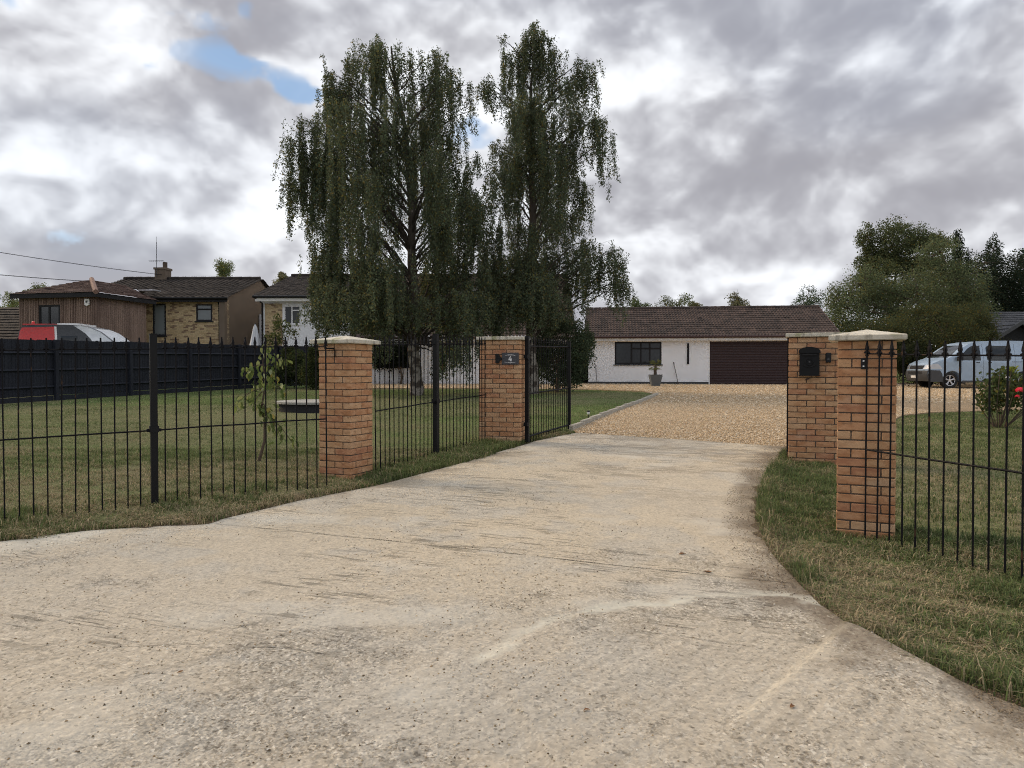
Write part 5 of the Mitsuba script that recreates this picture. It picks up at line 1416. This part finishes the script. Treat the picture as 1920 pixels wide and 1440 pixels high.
# far tree belt that closes the horizon on every side the picture could see
c = []
for t in np.linspace(-1.15, 1.15, 90):
    r = 105 + 6 * math.sin(9 * t)
    hh = 3.2 + 1.3 * meshkit.fbm(np.array([[t * 14, 0, 0]]), 3, 4)[0]
    m = 340
    c.append(np.column_stack([r * math.sin(t) + RNG.normal(0, 1.3, m), r * math.cos(t) + RNG.normal(0, 1.3, m), 1.0 + RNG.random(m) ** 0.8 * hh]))
c = np.vstack(c)
v, f, cc = leaves(c, RNG.uniform(0.4, 0.8, len(c)), leaf_colors(len(c), (0.05, 0.06, 0.032)))
tag(put('far_hedgerow', (v, f), 'leafy', False, color=cc), 'distant dark line of hedge and trees beyond the gardens', 'hedgerow', None, 'stuff')

# shrubs
tree('laurel_bush', 'dark evergreen shrub in front of the gap between house and garage', 'shrub', (1.65, 27.2), 1.9,
     C(27.2, (1062, 635, 50, 44), (1040, 690, 42, 38), (1085, 665, 30, 34), (1015, 655, 22, 40), (1070, 700, 30, 26), (1100, 640, 18, 20), (1035, 610, 30, 18)), 24000, 0.085, (0.080, 0.104, 0.062), None, seed=51, gap=0.33, trunk_r=0.08, warm=0.03)
tree('hedge_shrub', 'dark overgrown shrub at the far end of the black fence', 'shrub', (-7.9, 30.5), 1.6,
     C(30.5, (560, 690, 34, 30), (590, 700, 30, 34), (525, 705, 26, 24), (600, 665, 26, 24), (545, 665, 20, 16), (640, 690, 24, 26)), 16000, 0.10, (0.060, 0.078, 0.036), None, seed=53, gap=0.38, trunk_r=0.08)
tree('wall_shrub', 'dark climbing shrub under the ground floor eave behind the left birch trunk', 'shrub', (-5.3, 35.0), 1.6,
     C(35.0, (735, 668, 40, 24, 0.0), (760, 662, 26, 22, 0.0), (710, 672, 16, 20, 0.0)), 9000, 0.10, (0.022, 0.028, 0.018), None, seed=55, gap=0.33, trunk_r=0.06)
tree('tall_weed', 'sparse leafy shrub in front of the brick panel of the white house', 'shrub', (-10.1, 33.0), 1.8,
     C(33.0, (528, 618, 20, 18), (515, 635, 20, 14), (545, 625, 16, 16), (520, 600, 8, 12)), 900, 0.12, (0.085, 0.105, 0.04), None, seed=57, gap=0.5, trunk_r=0.035)
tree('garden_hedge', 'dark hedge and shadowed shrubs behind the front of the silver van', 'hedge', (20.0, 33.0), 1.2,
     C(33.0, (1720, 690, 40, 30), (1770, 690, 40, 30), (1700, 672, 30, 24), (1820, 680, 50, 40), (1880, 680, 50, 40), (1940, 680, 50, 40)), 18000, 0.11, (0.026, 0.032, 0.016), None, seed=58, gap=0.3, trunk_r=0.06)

# rose bush
RNG = np.random.default_rng(61)
k = thing('rose_bush', 'rose bush with a red bloom on the right lawn behind the railing', 'rose bush')
bx, by = 9.25, 13.95
z0 = float(gz(by)) - 0.03
st = MB()
tips = []
for i in range(16):
    a = RNG.uniform(0, 2 * np.pi)
    r = RNG.uniform(0.12, 0.62)
    e = np.array([bx + 0.08 + r * math.cos(a), by + r * math.sin(a), z0 + RNG.uniform(0.55, 1.12)])
    s = np.array([bx + 0.10 * math.cos(a), by + 0.06 * math.sin(a), z0])
    md = (s + e) / 2 + [0.1 * math.cos(a), 0.1 * math.sin(a), -0.03]
    st.tube([s, md, e], [0.013, 0.010, 0.005], 5, False)
    tips.append(e)
part(k, 'stems', st, 'bark', 40)
c = crown_points([(bx + 0.10, by, z0 + 0.74, 0.50, 0.45, 0.36), (bx - 0.22, by - 0.05, z0 + 0.52, 0.26, 0.3, 0.22), (bx + 0.42, by, z0 + 0.66, 0.36, 0.35, 0.34), (bx + 0.12, by, z0 + 1.02, 0.26, 0.25, 0.18)], 2300, 0.40, 4.0, 4)
put_leaves(k, 'leaves', c, RNG.uniform(0.045, 0.085, len(c)), leaf_colors(len(c), (0.10, 0.13, 0.055), 0.45, 0.10), aspect=0.75)
c = np.array([bx + 0.13, by - 0.1, z0 + 1.10]) + RNG.normal(0, [0.07, 0.07, 0.04], (60, 3))
put_leaves(k, 'young_shoot', c, RNG.uniform(0.05, 0.09, 60), leaf_colors(60, (0.24, 0.27, 0.05), 0.2, 0), aspect=0.5)


def bloom(pos, r, mat, lab):
    q = MB()
    for i in range(16):
        a, e = i * 2.4, 0.25 + 0.07 * i
        d = np.array([math.cos(a) * math.cos(e), math.sin(a) * math.cos(e), math.sin(e)])
        t = np.cross(d, [0, 0, 1.0])
        t /= np.linalg.norm(t)
        b = np.cross(t, d)
        p = np.array(pos) + d * r * 0.75
        q.add([p - b * r * .5, p + t * r * .55, p + b * r * .55 + d * r * .1, p - t * r * .55, p + d * r * .28], [[0, 1, 4], [1, 2, 4], [2, 3, 4], [3, 0, 4]])
    part(k, 'bloom', q, mat, False, lab)


bloom((bx + 0.065, by - 0.46, z0 + 0.70), 0.085, 'rose_red', 'large red rose bloom')
bloom((bx + 0.03, by - 0.44, z0 + 0.60), 0.045, 'rose_red', 'small red rose bud')
bloom((bx - 0.10, by - 0.36, z0 + 0.95), 0.035, 'rose_white', 'small white rose bloom')

# sapling with large leaves, each a part of its own
k = thing('sapling', 'young thin stemmed tree with large yellow green leaves on the left lawn behind the railing', 'sapling')
bx, by = -3.36, 9.72
z0 = float(gz(by)) - 0.03
stem = np.array([[bx, by, z0], [bx + 0.03, by, z0 + 0.10], [bx + 0.085, by, z0 + 0.30], [bx + 0.09, by, z0 + 0.55], [bx + 0.05, by, z0 + 0.75], [bx + 0.10, by + 0.02, z0 + 1.05], [bx + 0.07, by, z0 + 1.35], [bx + 0.10, by, z0 + 1.50]])
part(k, 'stem', MB().tube(stem, [0.028, 0.022, 0.017, 0.016, 0.014, 0.011, 0.008, 0.004], 8), 'bark', 40)
bra = MB()
ends = []
for z, dx, dz, dy in ((1.30, -0.30, -0.16, 0.05), (1.25, 0.28, 0.12, -0.05), (1.1, -0.18, -0.1, 0.1), (1.05, 0.22, -0.1, 0.05), (0.8, 0.16, -0.35, 0.0), (0.75, 0.30, -0.45, -0.08), (0.7, 0.42, -0.5, 0.05), (0.95, -0.12, -0.2, -0.1), (1.35, 0.10, 0.16, 0.0), (0.8, 0.10, -0.2, -0.1), (1.2, 0.12, -0.05, 0.0), (1.0, -0.42, -0.25, 0.0)):
    s = np.array([np.interp(z0 + z, stem[:, 2], stem[:, q]) for q in range(3)])
    e = s + [dx, dy, dz]
    md = (s + e) / 2 + [0, 0, 0.12]
    t = np.linspace(0, 1, 7)[:, None]
    cur = (1 - t) ** 2 * s + 2 * t * (1 - t) * md + t * t * e
    bra.tube(cur, np.linspace(0.008, 0.003, 7), 4, False)
    ends.append(cur)
part(k, 'branches', bra, 'bark', 40)
LEAFV = np.array([[0, 0, 0], [0.25, 0.22, 0.02], [0.6, 0.24, -0.02], [1, 0, -0.12], [0.6, -0.24, -0.02], [0.25, -0.22, 0.02], [0.5, 0, 0.05]])
LEAFF = np.array([[0, 1, 6], [1, 2, 6], [2, 3, 6], [3, 4, 6], [4, 5, 6], [5, 0, 6]])
tones = [mikit.ply((LEAFV, LEAFF), 'mat_leafy', False, color=np.tile(c_, (7, 1))) for c_ in ((0.20, 0.25, 0.085), (0.30, 0.34, 0.14), (0.12, 0.17, 0.055), (0.36, 0.31, 0.09), (0.16, 0.21, 0.08), (0.42, 0.47, 0.28))]
for cur in ends:
    for i in range(23):
        t = RNG.uniform(0.2, 1.0)
        p = np.array([np.interp(t, np.linspace(0, 1, 7), cur[:, j]) for j in range(3)]) + RNG.normal(0, 0.045, 3)
        s = RNG.uniform(0.06, 0.115)
        scene[key_of(k + '__leaf')] = {**tones[RNG.choice(6, p=[.3, .2, .2, .08, .14, .08])], 'to_world': T().translate(p.tolist()).rotate([0, 0, 1], RNG.uniform(0, 360)).rotate([0, 1, 0], RNG.uniform(20, 95)).rotate([1, 0, 0], RNG.uniform(-50, 50)).scale([s, s, s])}

# potted palm
k = thing('potted_palm', 'small fan palm in a tall grey tapered pot in front of the garage wall', 'potted palm')
bx, by = 6.35, 32.6
z0 = float(gz(by)) - 0.01
sq = lambda h, z: [(bx - h, by - h, z), (bx + h, by - h, z), (bx + h, by + h, z), (bx - h, by + h, z)]
v = np.array(sq(0.17, z0) + sq(0.27, z0 + 0.52) + sq(0.24, z0 + 0.52) + sq(0.23, z0 + 0.46))
f = [[3, 2, 1, 0]] + [[4 * r + i, 4 * r + (i + 1) % 4, 4 * r + 4 + (i + 1) % 4, 4 * r + 4 + i] for r in range(3) for i in range(4)] + [[12, 13, 14, 15]]
part(k, 'pot', (v, np.array(f)), 'pot_grey')
part(k, 'stem', MB().tube([(bx, by, z0 + 0.44), (bx - 0.01, by, z0 + 0.7), (bx + 0.01, by, z0 + 0.92)], [0.075, 0.07, 0.05], 8), 'bark', 40)
fr = MB()
for i in range(22):
    a, e = i * 2.39996, RNG.uniform(-0.5, 1.25)
    d = np.array([math.cos(a) * math.cos(e), math.sin(a) * math.cos(e), math.sin(e)])
    h = np.array([bx, by, z0 + 0.90])
    tip = h + d * RNG.uniform(0.18, 0.26)
    t = np.cross(d, [0, 0, 1.0])
    t /= np.linalg.norm(t)
    fr.tube([h, tip], 0.007, 3, False)
    for q in np.linspace(-1.2, 1.2, 9):
        w_ = d * math.cos(q) + t * math.sin(q)
        e_ = tip + w_ * 0.20 + [0, 0, -0.05]
        n_ = np.cross(w_, d + [0.01, 0, 0.02]) if abs(q) > 0.05 else t
        n_ = n_ / np.linalg.norm(n_) * 0.012
        md = (tip + e_) / 2
        side_ = np.cross(w_, np.cross(d, t)) * 0.013
        fr.add([tip, md + side_, e_, md - side_], [[0, 1, 2], [0, 2, 3]])
v, f = fr.get()
part(k, 'fronds', (v, f), 'leafy', False, None, 'stuff', color=leaf_colors(len(v), (0.10, 0.12, 0.05), 0.25, 0.2))


# ---------------------------------------------------------------- grass, stones, litter
def blades(area, density, h, w, seed, dry, edge=None, zoff=-0.035):
    """Grass blades over a polygon: two-segment bent blades, clumped; dry(x, y) = 0 green .. 1 straw."""
    R = np.random.default_rng(seed)
    x0, y0, x1, y1 = area.bounds
    n = int(density * (x1 - x0) * (y1 - y0))
    x, y = R.uniform(x0, x1, n), R.uniform(y0, y1, n)
    x += 0.05 * np.sin(y * 21 + x * 9)
    keep = shapely.contains_xy(area, x, y)
    keep &= meshkit.fbm(np.column_stack([x * 4.1, y * 4.1, 0 * x]), 3, seed) > R.uniform(0.15, 0.58, n)
    if edge is not None:
        dd = shapely.distance(shapely.points(x, y), edge)
        keep &= R.random(n) < np.clip((dd + 0.02) / 0.25 + 0.8 * (meshkit.fbm(np.column_stack([x * 3.3, y * 3.3, 0 * x]), 3, seed + 2) - 0.36), 0.16, 1)
    x, y = x[keep], y[keep]
    n = len(x)
    z = gz(y) + zoff + lawn_rise(x, y)
    q = dry(x, y)
    hh = R.uniform(h[0], h[1], n) * (0.65 + 0.7 * meshkit.fbm(np.column_stack([x * 2.2, y * 2.2, 0 * x]), 2, seed + 1)) * (1 - 0.35 * q)
    a = R.uniform(0, 2 * np.pi, n)
    lean = R.uniform(0.15, 1.1, n) + 0.5 * q
    dx, dy = np.cos(a), np.sin(a)
    ww = R.uniform(0.6, 1.2, n) * w
    b = np.column_stack([x, y, z])
    sd = np.column_stack([-dy, dx, 0 * x]) * ww[:, None] / 2
    m = b + np.column_stack([dx * hh * lean * 0.3, dy * hh * lean * 0.3, hh * 0.6])
    t = b + np.column_stack([dx * hh * lean, dy * hh * lean, hh * (1.05 - 0.35 * np.clip(lean, 0, 1.6))])
    v = np.stack([b - sd, b + sd, m + sd * 0.8, m - sd * 0.8, t], 1).reshape(-1, 3)
    i = np.arange(n)[:, None] * 5
    f = np.vstack([i + [0, 1, 2], i + [0, 2, 3], i + [3, 2, 4]])
    if density < 1600:
        f = i + [0, 1, 4]
    straw = R.random(n) < np.clip(0.06 + 0.70 * q, 0, 0.9)
    g = np.array([0.142, 0.176, 0.076]) * R.uniform(0.6, 1.45, (n, 1)) * R.uniform(0.9, 1.1, (n, 3))
    s = np.array([0.48, 0.40, 0.26]) * R.uniform(0.45, 1.25, (n, 1))
    c = np.where(straw[:, None], s, g)
    return v, f, np.repeat(c, 5, 0)


def dry_left(x, y):
    q = np.column_stack([x, y, 0 * x])
    return np.clip(0.26 + 2.3 * (meshkit.fbm(q * 0.5, 4, 71) - 0.47) + 0.46 * mikit_step(12, 7.5, y) + 1.1 * (meshkit.fbm(q * 2.1, 3, 72) - 0.5), 0, 1)


def dry_verge(x, y):
    q = np.column_stack([x, y, 0 * x])
    return np.clip(0.33 + 2.6 * (meshkit.fbm(q * 1.5, 4, 73) - 0.5) + 0.9 * (meshkit.fbm(q * 4.0, 3, 74) - 0.5), 0, 1)


def dry_right(x, y):
    q = np.column_stack([x, y, 0 * x])
    return np.clip(0.18 + 2.0 * (meshkit.fbm(q * 0.6, 4, 75) - 0.5) + 0.9 * (meshkit.fbm(q * 2.4, 3, 76) - 0.5), 0, 1)


left_line, right_line = LineString(LEFT_EDGE), LineString(RIGHT_EDGE)
lawnL = Polygon([(-13.9, 20)] + LEFT_EDGE[2:] + [(1.05, 13.3)] + KERB_LINE[1:] + [(4.6, 27.4), (2.9, 29.1), (-2, 30.1), (-8, 30.4), (-11, 30.5)])
lawnR = Polygon([(4.35, 10.2)] + RIGHT_EDGE[1:-2] + [(9, 1.2), (22, 16), (20, 18.7), (12.25, 17.9), (10, 17.2), (8.7, 16.3), (5.6, 11.8)])
nearL = Polygon([(-9, 2), (1.2, 2), (1.2, 10.8), (-9, 10.8)])
midL = Polygon([(-16, 10.8), (6, 10.8), (6, 16.5), (-16, 16.5)])
G_ = [('lawn_grass', lawnL.intersection(nearL), 4600, (0.03, 0.075), 0.0048, 81, dry_left, left_line, 'patchy brown and green grass of the left lawn and verge'),
      ('lawn_grass_001', lawnL.intersection(midL), 1500, (0.03, 0.06), 0.008, 82, dry_left, left_line, 'green and straw coloured grass in the middle of the left lawn'),
      ('lawn_grass_002', lawnL.difference(nearL).difference(midL), 420, (0.03, 0.055), 0.016, 83, dry_left, None, 'short grass at the far end of the left lawn by the houses'),
      ('verge_grass', lawnR.intersection(Polygon([(0, 0.5), (5.2, 0.5), (5.2, 5.2), (3.3, 6.4), (4.4, 10.4), (0, 12)])), 9500, (0.03, 0.095), 0.0068, 84, dry_verge, right_line, 'rough grass of the right verge between driveway and railing'),
      ('lawn_grass_003', lawnR.difference(Polygon([(0, 0.5), (5.2, 0.5), (5.2, 5.2), (3.3, 6.4), (4.4, 10.4), (0, 12)])).intersection(Polygon([(2, 3), (5.2, 4.2), (13, 13), (13, 19), (3, 19)])), 1900, (0.03, 0.065), 0.0075, 85, dry_right, None, 'green grass of the right lawn round the rose bush')]
G_.append(('verge_grass_001', LEFT_BANK.buffer(0), 7000, (0.035, 0.09), 0.006, 86, lambda x, y: np.clip(dry_verge(x, y) - 0.12, 0, 1), None, 'grass of the narrow verge along the left edge of the concrete'))
G_.append(('verge_grass_002', right_line.buffer(0.20).difference(DRIVE.buffer(0.01)).intersection(shapely.box(1.5, 1.6, 4.6, 10.8)), 5200, (0.06, 0.17), 0.006, 87, dry_verge, None, 'longer tufts of grass and weeds along the right edge of the concrete'))
G_.append(('verge_grass_003', left_line.buffer(0.14).difference(DRIVE.buffer(0.01)).intersection(shapely.box(-6, 4, 1, 12.6)), 4200, (0.05, 0.13), 0.006, 88, dry_verge, None, 'longer tufts of grass along the left edge of the concrete'))
for key, area, dens, h, w, seed, dry, edge, lab in G_:
    v, f, c = blades(area, dens, h, w, seed, dry, edge, -0.008 if key.startswith('verge') else -0.035)
    tag(put(key, (v, f), 'blade', False, color=c), lab, 'grass', None, 'stuff')


def stones(area, n, lo, hi, seed, cols, zoff, thin=None):
    R = np.random.default_rng(seed)
    x0, y0, x1, y1 = area.bounds
    x, y = R.uniform(x0, x1, n), R.uniform(y0, y1, n)
    keep = shapely.contains_xy(area, x, y)
    if thin is not None:
        keep &= R.random(n) < thin(x, y)
    x, y = x[keep], y[keep]
    n = len(x)
    o = np.array([[1, 0, 0], [0, 1, 0], [-1, 0, 0], [0, -1, 0], [0.1, 0.1, 0.8], [0, 0, -0.6]], float)
    F = np.array([[0, 1, 4], [1, 2, 4], [2, 3, 4], [3, 0, 4]])
    s = R.uniform(lo, hi, n)[:, None, None] / 2
    v = o[None] * R.uniform(0.55, 1.25, (n, 6, 3)) * s
    a = R.uniform(0, 2 * np.pi, n)
    ca, sa = np.cos(a)[:, None], np.sin(a)[:, None]
    v = np.stack([v[..., 0] * ca - v[..., 1] * sa, v[..., 0] * sa + v[..., 1] * ca, v[..., 2]], -1)
    v += np.column_stack([x, y, zoff(x, y)])[:, None]
    f = (np.arange(n)[:, None, None] * 6 + F[None]).reshape(-1, 3)
    cols = np.array(cols)
    c = cols[R.integers(len(cols), size=n)] * R.uniform(0.7, 1.2, (n, 1))
    return v.reshape(-1, 3), f, np.repeat(c, 6, 0)


GC = [(0.55, 0.42, 0.27), (0.47, 0.345, 0.205), (0.62, 0.51, 0.37), (0.37, 0.26, 0.155), (0.53, 0.385, 0.23), (0.67, 0.58, 0.45)]
near_g = GRAVEL.intersection(shapely.box(0, 10, 10, 20.5))
v, f, c = stones(near_g, 105000, 0.016, 0.040, 91, GC, lambda x, y: gz(y) + 0.004)
tag(put('gravel_stones', (v, f), 'pebble', False, color=c), 'loose golden stones on the near part of the gravel drive', 'gravel', None, 'stuff')
v, f, c = stones(GRAVEL.intersection(shapely.box(-8, 20.5, 24, 36)), 42000, 0.04, 0.075, 92, GC, lambda x, y: gz(y) + 0.002)
tag(put('gravel_stones_001', (v, f), 'pebble', False, color=c), 'loose golden stones on the far part of the gravel in front of garage and van', 'gravel', None, 'stuff')
CC = [(0.42, 0.35, 0.25), (0.56, 0.49, 0.38), (0.22, 0.17, 0.11), (0.62, 0.58, 0.5), (0.33, 0.24, 0.15), (0.12, 0.09, 0.06)]
v, f, c = stones(DRIVE.intersection(shapely.box(-4.5, 1.6, 3.4, 8)), 26000, 0.005, 0.016, 93, CC, lambda x, y: gz(y) + relief(x, y) + 0.001,
                 lambda x, y: np.clip(0.10 + 1.5 * (meshkit.fbm(np.column_stack([x * 1.1, y * 1.1, 0 * x]), 3, 94) - 0.40), 0.03, 1))
tag(put('driveway_grit', (v, f), 'pebble', False, color=c), 'loose grit and small stones scattered on the near concrete', 'grit', None, 'stuff')
v, f, c = stones(right_line.buffer(0.30).intersection(shapely.box(1, 1.4, 4.2, 11)), 90000, 0.003, 0.015, 95, [(0.15, 0.115, 0.08), (0.20, 0.155, 0.105), (0.11, 0.085, 0.06), (0.26, 0.20, 0.13)], lambda x, y: gz(y) + 0.008 * np.sin(x * 9) ** 2 + 0.008,
                 lambda x, y: np.clip(1.1 - shapely.distance(shapely.points(x, y), right_line) / 0.33 + 1.6 * (meshkit.fbm(np.column_stack([x * 3, y * 3, 0 * x]), 3, 96) - 0.5), 0, 1) * 0.7)
tag(put('soil_crumbs', (v, f), 'pebble', False, color=c), 'crumbs of brown soil along the right edge of the concrete', 'soil', None, 'stuff')

RNG = np.random.default_rng(97)
for i, (x, y, s, lab) in enumerate([(0.335, 3.12, 0.035, 'small curled brown leaf on the concrete left of the raised patch'), (1.21, 3.12, 0.04, 'small curled brown leaf by the ridge of the raised patch'), (-1.60, 3.55, 0.03, 'dark crumb of leaf on the concrete at the left'), (1.40, 5.12, 0.07, 'dark clod of leaves at the right end of the joint line'), (1.33, 5.6, 0.06, 'dark scrap of leaf on the concrete near the right verge')]):
    vv = LEAFV * s + RNG.normal(0, 0.06 * s, LEAFV.shape)
    vv = rotz(vv, RNG.uniform(0, 6)) + [x, y, float(gz(y)) + float(relief(np.array([x]), np.array([y]))[0]) + 0.008]
    tag(put(key_of('dead_leaf'), (vv, LEAFF), 'dead_leaf'), lab, 'leaf', 'dead leaves on the driveway')
